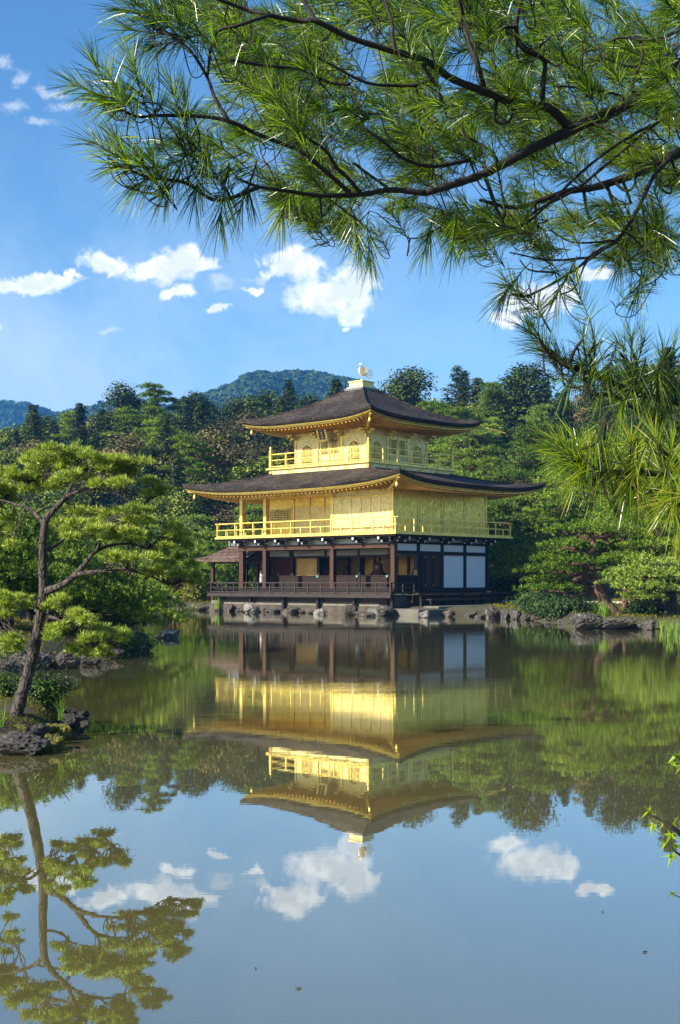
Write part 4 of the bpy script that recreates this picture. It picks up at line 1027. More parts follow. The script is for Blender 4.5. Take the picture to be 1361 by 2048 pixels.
# ------------------------------------------------------------------ pruned pines from a given list of cushions
def pruned_pine(name, base, trunk_pts, pads, mat, bark, r0, k, L, Wd, dens, seed, up=0.8, limb_r=0.05, parent=None, spread=0.75, sides=8):
    """all positions in world metres; pads: (x,y,z,rx,ry,rz)"""
    rng = np.random.default_rng(seed); o0 = Vector(base)
    root = empty(name, base)
    mb = MB(); sm = catmull([Vector(p)-o0 for p in trunk_pts], 5); kk = len(sm)
    mb.tube(sm, [r0*(1-0.72*(i/(kk-1))**0.9)*(1.35 if i == 0 else 1) for i in range(kk)], sides)
    mb.build('trunk', bark, root, smooth=True)
    parts = []; bb = MB()
    for (x, y, z, rx, ry, rz) in pads:
        c = Vector((x, y, z)) - o0
        n = int(dens*rx*ry*3.14)
        parts.append(pad_tufts((c.x, c.y, c.z), rx, ry, rz, n, rng, k, L, Wd, up, spread=spread))
        # limb from the trunk (a little lower than the pad) to the pad, then forks under it
        cand = [q for q in sm if q.z < c.z - 0.05*abs(c.z)] or sm
        j = min(cand, key=lambda q: (q - c).length + 0.4*abs(q.z - (c.z - 0.25*(q.xy - c.xy).length)))
        tgt = c + Vector((0, 0, rz*0.1)); rl = max(0.012, limb_r*(0.5 + 0.5*min(1, rx)))
        limb(bb, j, tgt, rl, rl*0.45, rng, 0.13, 5, 6)
        for q in range(max(3, int(4*max(rx, ry)**0.5))):
            a = rng.uniform(0, 6.28); e = c + Vector((math.cos(a)*rx*0.75, math.sin(a)*ry*0.75, rz*rng.uniform(0.1, 0.5)))
            s = j.lerp(tgt, rng.uniform(0.6, 1)); limb(bb, s, e, rl*0.45, rl*0.15, rng, 0.14, 4, 4)
    bb.build('branches', bark, root, smooth=True)
    V, Fc = join(parts); mesh_np('crown', V, Fc, mat, root)
    return root

# ---- the pine on the near islet: positions read off its own shape, at 14 m with depth spread
Yp = 14.0
def PP(px, py, dy=0): return at(px, py, Yp+dy)
trunk = [PP(28,1450),PP(44,1390,.05),PP(62,1330,.1),(PP(76,1265,.1)),PP(87,1190,.05),PP(86,1120),PP(90,1048,-.05),PP(108,1020,-.1),PP(132,995,-.1),PP(142,972,0),PP(150,945,.1)]
nbase = trunk[0]; nbase = Vector((nbase.x, nbase.y, 0.15))
pine = empty('islet_pine', nbase); tag(pine, 'slender leaning black pine with bright green tiers on the near left islet', 'pine tree')
rng = np.random.default_rng(11)
mb = MB(); sm = catmull([Vector(nbase)-Vector((0.02,0,0.1))] + trunk, 6); kk = len(sm)
rad = np.interp(np.linspace(0, 1, kk), [0, .06, .2, .45, .6, .7, .85, 1], [.13, .080, .064, .052, .042, .035, .027, .015])
mb.tube([p - nbase for p in sm], [r*(1+0.06*math.sin(i*1.9)) for i, r in enumerate(rad)], 12); mb.build('trunk', M['bark'], pine, smooth=True)
bb = MB()
def lp(pts, r0, r1, sides=7):
    s = catmull([Vector(p)-nbase for p in pts], 5); k_ = len(s); bb.tube(s, [r0+(r1-r0)*(i/(k_-1))**0.8 for i in range(k_)], sides); return s
LIMBS = [
 [PP(94,1182),PP(125,1170,-.1),(PP(150,1150,-.2)),PP(172,1125,-.25),PP(192,1103,-.2),PP(225,1090,-.1),PP(262,1088,0),PP(300,1098,.1)],
 [PP(150,1150,-.2),PP(180,1145,-.3),PP(215,1142,-.35),PP(255,1140,-.3),PP(300,1152,-.2),PP(335,1168,-.1)],
 [PP(192,1103,-.2),PP(200,1085,-.3),PP(198,1062,-.35),PP(215,1045,-.4)],
 [PP(92,1100),PP(112,1090,.15),PP(128,1078,.25),PP(140,1062,.3),PP(170,1050,.4)],
 [PP(90,1050),PP(72,1028,.1),PP(50,1015,.15),PP(28,1008,.2),PP(0,1000,.3),PP(-40,1003,.4)],
 [PP(72,1028,.1),PP(92,1016,.2),PP(120,1010,.3)],
 [PP(132,995,-.1),PP(165,980,-.2),PP(200,978,-.3),PP(250,985,-.3),PP(300,998,-.2)],
 [PP(150,945,.1),PP(125,950,.2),PP(95,948,.3),PP(60,965,.4)],
 [PP(142,972),PP(160,950,-.2),PP(175,940,-.3),PP(210,935,-.4),PP(250,940,-.4)],
 [PP(94,1232),PP(125,1242,-.2),PP(150,1262,-.3),PP(185,1280,-.4),PP(225,1290,-.4)],
 [PP(80,1218),PP(60,1208,-.1),PP(35,1215,-.2),PP(0,1228,-.3),PP(-40,1240,-.3)],
 [PP(60,1208,-.1),PP(40,1198,.1),PP(10,1195,.2)]]
for i, l in enumerate(LIMBS):
    r0 = (.045,.030,.018,.026,.030,.014,.026,.018,.020,.022,.020,.012)[i]; lp(l, r0, 0.008)
PADS = [(150,915,95,26,0),(95,925,60,24,.5),(215,920,75,26,-.3),(255,935,50,20,-.5),(55,960,55,26,.5),(110,965,60,20,.1),(190,955,70,22,-.6),(20,985,40,26,.3),(265,962,42,16,-.2),(305,985,34,13,-.3),
 (-30,990,50,22,.5),(160,1030,45,18,.5),(215,1030,70,22,-.4),(265,1040,60,22,0),(310,1060,48,20,-.1),(180,1060,50,18,-.6),(240,1070,60,18,-.5),(300,1095,60,20,.3),(345,1100,34,18,-.1),(340,1140,48,20,-.1),(380,1155,30,14,0),(255,1115,60,14,-.6),(300,1135,50,14,-.5),
 (130,1212,34,20,-.2),(165,1240,44,20,-.6),(200,1262,42,18,-.2),(225,1285,36,17,-.5),(140,1280,40,24,-.8),(175,1295,40,20,-.4),(115,1255,26,16,.3),
 (15,1190,50,18,.3),(-20,1215,50,26,-.3),(30,1215,34,14,-.5),(-10,1290,50,26,-.6),(12,1050,34,14,.5),(-10,1100,40,20,.5),(120,1200,26,12,.4)]
r9 = random.Random(4)
PADS = [(px+r9.uniform(-.95,.95)*rx, py+r9.uniform(-.9,.8)*rz, rx*r9.uniform(.22,.42), rz*r9.uniform(.35,.7), dy+r9.uniform(-.45,.45)*rx/60) for (px, py, rx, rz, dy) in PADS for _ in range(6 if rx > 40 else 4)]
parts = []
for (px, py, rx, rz, dy) in PADS:
    c = PP(px, py+rz*0.6, dy) - nbase; s = (Yp+dy)/F
    rxm, rzm = rx*s, rz*s*1.25; n = int(rx*rz*0.11)+12
    parts.append(pad_tufts((c.x, c.y, c.z), rxm, rxm*0.85, rzm, n, rng, 20, 0.072, 0.0062, 0.95, 0.38, 0.6))
    near = None; best = 9
    for l in LIMBS:
        for q in l:
            d_ = (q - nbase - c).length
            if d_ < best: best = d_; near = q - nbase
    for j in range(3):
        a = rng.uniform(0, 6.28); rr = rng.uniform(.3, .95); e = c + Vector((math.cos(a)*rxm*rr, math.sin(a)*rxm*rr*.85, rzm*rng.uniform(.1, .6)))
        limb(bb, near, e, 0.008, 0.003, rng, 0.12, 4, 4)
bb.build('branches', M['bark'], pine, smooth=True)
V, Fc = join(parts); mesh_np('crown', V, Fc, M['pine_bright'], pine)

# ---- bare twigs near the trunk are part of the same mesh above; shrub at its foot
def leaf_shrub(name, c, rad3, nst, nl, L, mat, seed, stem_mat=None):
    rng = np.random.default_rng(seed); root = empty(name, c); st = MB(); P0 = []
    for i in range(nst):
        a = rng.uniform(0, 6.28); r_ = rng.uniform(.3, 1)**.5
        e = Vector((math.cos(a)*rad3[0]*r_, math.sin(a)*rad3[1]*r_, rad3[2]*(1.05 - 0.55*r_*r_)*rng.uniform(.6, 1.1)))
        m_ = Vector((e.x*.35, e.y*.35, e.z*.6)); s = catmull([Vector((e.x*.08, e.y*.08, 0)), m_, e], 5)
        st.tube(s, [0.010*(1-.75*j/(len(s)-1))*max(1, rad3[2]) for j in range(len(s))], 4)
        for j in range(nl):
            t = rng.uniform(.35, 1); q = s[min(len(s)-1, int(t*(len(s)-1)))]; P0.append(np.array(q[:]) + rng.normal(0, L*1.1, 3))
    P0 = np.array(P0); nn = unit(P0 - np.array([0, 0, rad3[2]*.4])) + np.array([0, 0, .7])
    V, Fc = leaves(P0, nn, L, L*.5, rng, .5)
    st.build('stems', stem_mat or M['twig'], root); mesh_np('foliage', V, Fc, mat, root); return root
def shrub(px, py, Y, w_, d_, h_, L, label, mat='shrub', nst=60, nl=22, seed=0, group=None):
    x = (px-680.5)/F*Y; z = gh(x, Y); o = leaf_shrub('shrub', (x, Y, max(z, 0)-0.02), (w_, d_, h_), nst, nl, L, M[mat], seed or int(px+py))
    tag(o, label, 'shrub', group); return o
shrub(95, 1420, 14.7, 0.42, 0.34, 0.62, 0.040, 'leafy shrub with pointed glossy leaves behind the pine trunk on the near islet', nst=90, nl=26)
shrub(15, 1400, 15.2, 0.30, 0.30, 0.45, 0.040, 'second leafy shrub at the left edge of the photo behind the pine trunk', nst=50, nl=22)

# ---- reeds and grass clumps
def reeds(px, py, Y, n, h, wr, label, seed, group=None, mat='reed', z=None):
    rng = np.random.default_rng(seed); x = (px-680.5)/F*Y; zz = gh(x, Y) if z is None else z; V = []; Fc = []
    for i in range(n):
        a = rng.uniform(0, 6.28); b0 = np.array([math.cos(a)*wr*rng.uniform(0, 1), math.sin(a)*wr*rng.uniform(0, 1), 0]); ln = h*rng.uniform(.5, 1.1); lean = rng.normal(0, .28, 2)
        sd_ = np.array([math.cos(a+1.3), math.sin(a+1.3), 0])*h*0.014; pr_ = []
        for j in range(5):
            t = j/4; c = b0 + np.array([lean[0]*ln*t*t, lean[1]*ln*t*t, ln*(t - .22*t*t*abs(lean[0])*3)]); w_ = sd_*(1-t)**.6
            pr_ += [c-w_, c+w_]
        o = len(V); V += pr_; Fc += [(o+2*j, o+2*j+1, o+2*j+3, o+2*j+2) for j in range(4)]
    o = mesh_np('grass_clump', V, Fc, M[mat]); o.location = (x, Y, max(zz, -0.05)); tag(o, label, 'grass clump', group)
reeds(122, 1440, 13.95, 16, 0.34, 0.03, 'clump of long iris blades between the mossy rocks of the near islet', 1, z=0.22)
reeds(4, 1440, 13.3, 14, 0.28, 0.05, 'short bright blades at the left edge of the near islet', 2, z=0.22)
for i, (px, py) in enumerate([(1340,1275),(1352,1268),(1364,1280),(1322,1262)]): reeds(px, py, water_y(py)+0.1, 26, 0.75, 0.25, 'bright reeds in the water at the right edge', 10+i, 'reeds at the right shore', z=-0.05); THINGS.append((COL.objects[-1], 'bright green reeds standing in the water at the right shore', px, py))
reeds(1206, 1232, 48.6, 60, 0.85, 0.5, 'tuft of fine grass behind the large light faced boulder', 20, z=0.35)
for i, px in enumerate((300, 290, 165, 120)): reeds(px, 1205, 93 if i < 2 else 110, 60, 1.5, 1.2, '', 30+i, 'reeds on the far left shore', z=0.0); THINGS.append((COL.objects[-1], 'bright reeds on the far left shore of the pond', px, 1205))
reeds(435, 1205, 72.6, 40, 0.8, 0.3, 'green blades growing between the rocks at the left end of the veranda', 40, z=0.2)

# ================================================================== shore pines
def auto_pads(rng, x, y, z0, H, Wd, lean, n, flat=0.34, top=0.25):
    pads = []
    for i in range(n):
        t = (i+0.5)/n; zz = z0 + H*(0.28 + 0.66*t); half = Wd*0.5*(1-0.70*t**1.3)
        a = i*2.4 + rng.uniform(-.5, .5); off = half*rng.uniform(.35, .8)
        cx_ = x + lean[0]*t + math.cos(a)*off; cy_ = y + lean[1]*t + math.sin(a)*off*.85; r = half*rng.uniform(.45, .75) + 0.35
        pads.append((cx_, cy_, zz, r, r*rng.uniform(.75, 1), r*flat + 0.12))
    pads.append((x+lean[0], y+lean[1], z0+H*.93, Wd*top*.8, Wd*top*.7, H*.07)); return pads
def shore_pine(px, Y, top_py, Wm, npads, label, seed, mat='pine_mid', lean=(0, 0), bark='bark_red', flat=0.34, dens=30, k=9, L=0.20, Wd=0.035, group='pruned pines on the shore', r0=None):
    rng = np.random.default_rng(seed); x = (px-680.5)/F*Y; z0 = max(gh(x, Y), 0.1) - 0.1
    H = CAMZ + (HZ-top_py)/F*Y - z0
    pads = auto_pads(rng, x, Y, z0, H, Wm, lean, npads, flat)
    tr = [(x, Y, z0), (x+lean[0]*.1+rng.normal(0,.1), Y+lean[1]*.1, z0+H*.25), (x+lean[0]*.5+rng.normal(0,.15), Y+lean[1]*.5, z0+H*.55), (x+lean[0]*.9, Y+lean[1]*.9, z0+H*.8), (x+lean[0], Y+lean[1], z0+H*.94)]
    o = pruned_pine('pine_tree', (x, Y, z0), tr, pads, M[mat], M[bark], r0 or max(.10, H*.028), k, L, Wd, dens, seed, limb_r=.05+H*.004)
    tag(o, cat='pine tree', group=group); THINGS.append((o, label, px, top_py)); return o
# right bank: the leaning red-trunked pine with its tiers (laid out by hand) ----
Yr = 50.0
def RP(px, py, dy=0): return at(px, py, Yr+dy)
tr = [Vector((RP(1236,0).x, Yr, 0.3)), RP(1212,1205), RP(1194,1172), RP(1183,1140), RP(1186,1110), RP(1186,1080), RP(1180,1050)]
pads = []
for (px, py, rx, rz, dy) in [(1165,1058,70,15,0),(1120,1062,40,10,1),(1225,1062,60,14,-.5),(1130,1090,50,13,-.6),(1165,1096,55,14,.5),(1215,1098,40,12,.6),(1110,1116,48,13,.3),(1150,1122,52,13,-.8),(1105,1140,60,14,-.4),(1150,1152,44,12,.9),(1085,1160,42,12,.2),(1100,1178,60,13,-.5),(1215,1130,30,10,.8),(1250,1075,50,13,1.2),(1275,1050,60,14,1.5),(1155,1180,30,9,1.0)]:
    c = RP(px, py+rz*.4, dy); s = Yr/F; pads.append((c.x, c.y, c.z, rx*s, rx*s*.9, rz*s*1.5))
o = pruned_pine('pine_tree', (tr[0].x, tr[0].y, 0.3), tr, pads, M['pine_mid'], M['bark_red'], 0.26, 10, 0.15, 0.028, 62, 77, limb_r=.085)
mb = MB(); mb.tube([RP(1184,1152)-tr[0], RP(1168,1151,-.2)-tr[0], RP(1152,1160,-.4)-tr[0], RP(1147,1166,-.5)-tr[0]], [.13,.12,.11,.10], 8); mb.build('cut_branch', M['bark_red'], o, smooth=True)
tag(o, 'tiered pine with leaning reddish trunk and a cut branch on the right shore', 'pine tree', 'pruned pines on the shore')
# bright rounded pine at far right
pads = []
for (px, py, rx, rz, dy) in [(1300,1125,50,16,0),(1345,1135,50,16,.5),(1260,1145,44,15,-.5),(1310,1150,60,16,-.8),(1360,1160,50,15,-.3),(1240,1165,40,13,.2),(1285,1172,60,14,-.9),(1340,1180,50,13,-.6),(1275,1188,36,11,-.4),(1390,1140,50,18,.4),(1290,1195,40,9,-.8)]:
    Yq = 47.8; c = at(px, py+rz*.4, Yq+dy); s = Yq/F; pads.append((c.x, c.y, c.z, rx*s, rx*s*.9, rz*s*1.6))
bx_ = at(1344, 0, 48.4).x
o = pruned_pine('pine_tree', (bx_, 48.4, 0.5), [(bx_, 48.4, .4), (bx_-.05, 48.4, 1.2), (bx_-.2, 48.2, 2.0), (bx_-.4, 48, 2.4)], pads, M['pine_bright'], M['bark'], 0.30, 11, 0.13, 0.026, 72, 78, limb_r=.07)
tag(o, 'low rounded bright green pine with thick trunk at the right edge of the shore', 'pine tree', 'pruned pines on the shore')
# others: (px, Y, top_py, width m, pads, mat)
for i, a in enumerate([
 (1250,60,985,6.5,14,'pine_mid','medium pine rising behind the leaning pine on the right shore'),
 (1330,58,1040,6.0,12,'pine_mid','pine behind the bright rounded pine on the right shore'),
 (1060,92,840,9.0,22,'pine_blue','tall tiered pine behind the right end of the lower roof'),
 (960,96,850,9.0,22,'pine_blue','tall tiered pine right of the upper balcony'),
 (1135,88,875,8.0,20,'pine_mid','tall tiered pine between the lower roof tip and the near branches'),
 (1010,86,1000,7.0,14,'pine_blue','dark pine behind the right end of the gold balcony'),
 (1210,80,900,8.5,20,'pine_mid','tall pine behind the near branches at right'),
 (1300,84,860,9.0,22,'pine_blue','tall dark pine behind the near branches at the right edge'),
 (885,100,880,8.0,18,'pine_mid','tiered pine directly behind the right side of the upper storey'),
 (1075,76,1090,6.0,12,'broad','small leafy pine right of the white wall panels'),
 (1010,80,1075,5.0,11,'pine_blue','low dark pine just right of the white wall panels'),
 (420,92,1065,7.5,14,'pine_mid','spreading pine behind the fishing porch'),
 (495,96,1010,6.0,13,'pine_blue','pine seen through the open left end of the gold storey'),
 (395,88,1120,5.5,10,'pine_mid','low pine left of the fishing porch roof'),
 (350,84,1090,6.5,13,'pine_mid','pruned pine on the far shore left of the porch'),
 (300,95,1060,7.5,15,'pine_blue','pruned pine on the far left shore behind the islet'),
 (240,100,1040,8.0,15,'pine_mid','wide pruned pine on the far left shore'),
 (150,112,1010,9.0,16,'pine_blue','wide dark pruned pine on the far left shore'),
 (370,100,1030,6.5,14,'pine_blue','bluish pine left of the gold balcony'),
 (60,118,1000,10.0,16,'pine_mid','large pruned pine far left behind the near pine'),
 (530,100,1120,5.0,9,'pine_mid','low pine seen under the fishing porch roof'),
 (460,104,1110,6.0,10,'pine_mid','pine seen between the porch columns'),
 ]):
    px, Y, tp, Wm, npd, mt, lb = a
    shore_pine(px, Y, tp, Wm, npd, lb, 200+i, mat=mt, lean=((-1)**i*.7, 0), dens=26 if Y > 80 else 34, L=0.24 if Y > 80 else .18, Wd=.045 if Y > 80 else .035)
# pines of the left islet (about 33 m away)
for i, a in enumerate([(120,31,1120,3.6,11,'pine_mid','dark pine on the left islet behind the near trunk',(-.5,0)),(240,34,1150,3.0,9,'pine_mid','low spreading pine over the tall boulder of the left islet',(.4,0)),
   (20,30,1020,4.2,13,'pine_blue','dark full pine at the left edge on the left islet',(.2,0)),(60,35,1060,4.5,12,'pine_blue','dark pine on the left islet between the near trunk and the left edge',(.5,0)),(-60,29,1080,4.0,11,'pine_mid','pine of the left islet cut by the left edge of the photo',(.5,0)),(200,38,1130,3.6,9,'pine_blue','dark pine at the back of the left islet',(.3,0))]):
    px, Y, tp, Wm, npd, mt, lb, ln = a
    shore_pine(px, Y, tp, Wm, npd, lb, 300+i, mat=mt, lean=ln, dens=85, k=10, L=.12, Wd=.02, group='pines on the left islet', flat=.42, bark='bark')
# shrubs on the shore
for i, (px, Y, w_, h_, mt, lb) in enumerate([(1150,54.0,1.3,.45,'shrub_dark','low dark shrub above the boulders on the right shore'),(1290,49.5,1.0,.5,'shrub_dark','rounded shrub between the wide boulder and the thick pine trunk'),(1100,57,1.4,.6,'shrub_dark','dark shrub on the shaded right bank'),(1060,63.5,1.0,.6,'shrub_dark','small shrub beside the gravel on the right bank'),(1130,54,1.2,.5,'shrub_dark','dark low shrub next to the gravel edge'),(1075,59.5,1.2,.6,'shrub_dark','dark low shrub at the water between the right bank rocks'),(1105,56,1.0,.45,'shrub_dark','second dark low shrub at the water on the right bank'),
   (1020,80,1.8,1.4,'broad','leafy bush behind the end of the bench deck'),(1080,82,2.2,2.0,'yellow','yellow green leafy bush behind the gravel'),(1140,80,2.0,1.7,'broad','leafy bush at the back of the gravel'),
   (270,32,.55,.35,'shrub','sprig of leaves over the boulder at the islet tip'),(205,33,1.0,.75,'shrub_dark','dark shrub on the left islet below the spreading pine'),(230,30.5,.7,.5,'shrub','low shrub by the water on the left islet'),
   (395,82,1.2,1.2,'yellow','light green bush left of the porch posts'),(330,88,2.0,1.2,'broad','bush on the far left shore'),(250,105,3.0,1.8,'broad','broad bush on the far left shore behind the islet'),(180,124,4.0,2.2,'broad','large bush at the far end of the pond'),(100,126,4.5,2.4,'broad','wide bush at the far left end of the pond'),(1330,52,1.4,.8,'yellow','light shrub beside the thick pine trunk at right')]):
    x = (px-680.5)/F*Y; z = max(gh(x, Y), 0)
    o = leaf_shrub('shrub', (x, Y, z), (w_, w_*.8, h_), int(50+w_*22), 26, 0.05+.0022*Y, M[mt], 500+i); tag(o, lb, 'shrub')

# ================================================================== forest on the hill: prototypes, then copies
def clump_tree(H, Wc, kind, seed, nleaf=9000):
    rng = np.random.default_rng(seed); P0 = []; Nn = []
    tk = MB(); tk.tube(catmull([(0,0,-1.5), (rng.normal(0,.15), rng.normal(0,.15), H*.4), (rng.normal(0,.2), rng.normal(0,.2), H*(.93 if kind == 'conifer' else .72))], 5), list(np.interp(np.linspace(0,1,11),[0,1],[H*.022, H*.004])), 7)
    if kind == 'conifer': # stacked drooping layers, irregular
        nl = 95; cl = []
        for i in range(nl):
            t = (i+rng.uniform(0,1))/nl; z = H*(.22+.77*t); r = Wc*.5*(1-t)**.75*(.75+.35*math.sin(i*1.3+seed)); a = i*2.4
            rr = r*rng.uniform(.35, .95); cl.append((math.cos(a)*rr, math.sin(a)*rr, z, .5+.10*Wc*(1-t)*rng.uniform(.8,1.5), .42))
    elif kind == 'column':
        cl = []
        for i in range(80):
            t = rng.uniform(0, 1); z = H*(.15+.83*t); r = Wc*.5*math.sin(math.pi*min(1, t*.8+.18))**.6; a = rng.uniform(0, 6.28); rr = r*rng.uniform(.2, .9)**.6
            cl.append((math.cos(a)*rr, math.sin(a)*rr, z, .16*Wc+.35*rng.uniform(.6,1.4), .8))
    else:
        cl = []
        for i in range(34):
            d = rng.normal(size=3); d /= np.linalg.norm(d); d[2] = abs(d[2])*1.0 - .35; rr = rng.uniform(.35, .92)
            cl.append((d[0]*Wc*.5*rr, d[1]*Wc*.5*rr, H*.62 + d[2]*H*.36*rr, Wc*.15*rng.uniform(.6, 1.4)+.3, .62))
    tot = sum(c[3]**2 for c in cl)
    for (x, y, z, r, fl) in cl:
        n = int(nleaf*r*r/tot)+8; d = unit(rng.normal(size=(n, 3))); d[:, 2] = np.where(rng.uniform(0,1,n) < .7, np.abs(d[:, 2]), d[:, 2])
        sh = rng.uniform(.45, 1.1, (n, 1)); P0.append(np.array([x, y, z]) + d*sh*np.array([r, r, r*fl])); Nn.append(d + np.array([0, 0, .5]))
        if rng.uniform() < .5: limb(tk, (0, 0, max(H*.15, z - math.hypot(x, y)*.6)), (x, y, z), .05+H*.003, .02, rng, .06, 3, 4)
    P0 = np.concatenate(P0); Nn = np.concatenate(Nn)
    L = {'conifer': .36, 'column': .32, 'round': .30}[kind]
    V, Fc = leaves(P0, Nn, L, L*(.34 if kind == 'conifer' else .55), rng, .42)
    return tk, V, Fc
def airy_pine(H, Wc, seed):
    rng = np.random.default_rng(seed); tk = MB(); tk.tube(catmull([(0,0,-1.5),(rng.normal(0,.2),0,H*.5),(rng.normal(0,.4),rng.normal(0,.3),H*.97)],5), list(np.interp(np.linspace(0,1,11),[0,1],[H*.02,H*.005])), 7)
    parts = []
    for i in range(34):
        t = i/33; z = H*(.38+.60*t); half = Wc*.5*(1-.65*t**2)*(.65+.35*math.sin(i*2)); a = i*2.4+rng.uniform(-.4,.4); off = half*rng.uniform(.2,.85)
        c = (math.cos(a)*off, math.sin(a)*off, z); r = rng.uniform(.55, 1.25)*(Wc/8)
        parts.append(pad_tufts(c, r, r, r*.34, int(95*r*r)+14, rng, 7, .34, .055, .8, .4, .8))
        limb(tk, (0, 0, z-off*.35), c, .07, .02, rng, .08, 4, 4)
    V, Fc = join(parts); return tk, V, Fc
PROTO = {}
def proto(key, kind, H, Wc, mat, seed, bark='bark_grey'):
    tk, V, Fc = airy_pine(H, Wc, seed) if kind == 'airy' else clump_tree(H, Wc, kind, seed)
    root = empty('tree', (0, 0, 0)); tk.build('trunk', M[bark], root, smooth=True); mesh_np('crown', V, Fc, M[mat], root); PROTO[key] = [root, H, False]
for key, kind, H, Wc, mat, sd in [('dark0','conifer',16,7,'conifer',1),('dark1','conifer',15,6,'conifer',2),('dark2','column',15,6.5,'conifer',3),('dark3','conifer',17,8,'conifer',4),
     ('broad0','round',12,9,'broad',5),('broad1','round',11,8,'broad',6),('olive0','round',13,8,'olive',7),('olive1','round',12,7,'olive',8),('yellow0','round',11,7,'yellow',9),('airy0','airy',15,8,'pine_mid',10),('airy1','airy',14,7,'pine_blue',11),('mix0','column',13,6,'broad',12)]:
    proto(key, kind, H, Wc, mat, sd)
NAMES = {'dark': ('conifer', 'dark pointed conifer'), 'broad': ('broadleaf_tree', 'green broadleaf tree'), 'olive': ('broadleaf_tree', 'olive brown broadleaf tree'), 'yellow': ('broadleaf_tree', 'yellow green tree'), 'airy': ('pine_tree', 'loose airy pine'), 'mix': ('evergreen_tree', 'mid green bushy evergreen')}
def copy_tree(src, parent=None):
    c = src.copy(); COL.objects.link(c); c.parent = parent
    for ch in list(src.children): copy_tree(ch, c)
    return c
def forest_tree(key, px, top_py, Y, seed, zone, wsc=1.0):
    root, H0, used = PROTO[key]; rng = random.Random(seed)
    x = (px-680.5)/F*Y; z = gh(x, Y); H = CAMZ + (HZ-top_py)/F*Y - z
    if H < 3.5: return
    if used: o = copy_tree(root)
    else: o = root; PROTO[key][2] = True
    s = H/H0; hs = max(s, .62)*rng.uniform(1.0, 1.35)*wsc
    o.location = (x, Y, z-.2); o.scale = (hs, hs, s); o.rotation_euler = (0, 0, rng.uniform(0, 6.28))
    nm, ds = NAMES[key.rstrip('0123456789')]; o.name = nm
    tag(o, cat='tree', group='trees on the hillside behind the pond'); THINGS.append((o, ds + ' ' + zone, px, top_py))
SKY = [(-150,840),(0,858),(45,830),(66,806),(100,850),(130,835),(160,802),(190,860),(215,800),(246,774),(275,790),(310,768),(345,792),(400,795),(450,800),(500,785),(545,790),(580,757),(620,790),(672,755),(700,790),(740,800),(765,775),(823,742),(860,785),(885,760),(915,730),(950,752),(985,752),(1020,745),(1055,732),(1090,750),(1130,770),(1180,740),(1240,730),(1300,720),(1340,690),(1380,690),(1500,700)]
sk_x = [p[0] for p in SKY]; sk_y = [p[1] for p in SKY]
hand = [('dark0',66,806,150),('dark1',160,802,148),('dark1',205,815,160),('dark2',246,774,150),('airy0',312,768,140),('dark0',370,790,165),('dark1',400,800,150),('olive0',430,812,118),('olive1',495,792,150),('dark3',578,757,160),('dark0',560,790,150),
 ('dark2',620,795,155),('dark1',672,755,150),('dark0',708,790,140),('yellow0',765,790,150),('dark2',823,742,145),('dark1',790,770,160),('airy0',870,800,130),('yellow0',885,772,135),('dark3',915,728,150),('dark1',955,752,150),('airy1',985,762,140),('dark2',1056,733,140),('broad0',1015,752,145),('dark1',1090,762,150),
 ('dark0',1130,775,140),('dark3',1180,748,150),('dark2',1235,730,145),('dark0',1290,725,150),('dark1',1338,690,125),('dark3',1390,700,135),('airy1',895,830,112),('broad1',10,870,140),('dark3',105,838,165),('dark1',30,858,150),('olive1',260,835,125),('dark0',330,830,120),('airy0',380,870,112),
 ('olive1',520,850,125),('broad0',460,900,112),('dark1',355,900,108),('broad1',545,880,115),('dark2',290,900,118),('airy1',110,900,125),('broad1',80,930,118),('olive0',20,910,125),('dark1',1130,850,108),('dark2',1180,850,115),('airy0',700,830,135),('dark2',640,850,130)]
for i, (key, px, tp, Y) in enumerate(hand):
    zone = 'on the skyline' if tp < 800 else 'on the wooded hillside'
    side = 'left of the pavilion' if px < 480 else 'right of the pavilion' if px > 960 else 'directly behind the pavilion'
    forest_tree(key, px, tp, Y, i, zone + ' ' + side)
rng = random.Random(5); keys = ['dark0','dark1','dark2','dark3','broad0','broad1','olive0','olive1','airy0','airy1','mix0','yellow0']; wts = [5,5,4,3,5,4,3,2,3,3,4,1]
for (Y, dpy, step) in [(168,-6,44),(150,22,52),(134,62,56),(120,108,60),(108,150,66),(101,200,72)]:
    px = -110 + rng.uniform(0, 20)
    while px < 1470:
        tp = float(np.interp(px, sk_x, sk_y)) + dpy + rng.uniform(0, 26)
        x = (px-680.5)/F*Y
        if not (sdist(POND, np.array([x]), np.array([Y]))[0] > -1.5 or (480 < px < 1000 and Y < 104)):
            side = 'left of the pavilion' if px < 480 else 'right of the pavilion' if px > 960 else 'directly behind the pavilion'
            row = {168:'at the top of the hill',150:'high on the hill',134:'on the upper slope',120:'on the middle slope',108:'on the lower slope',101:'at the foot of the hill'}[Y]
            forest_tree(rng.choices(keys, wts)[0], px, tp, Y + rng.uniform(-4, 4), int(px*Y), row + ' ' + side)
        px += step*rng.uniform(.75, 1.3)
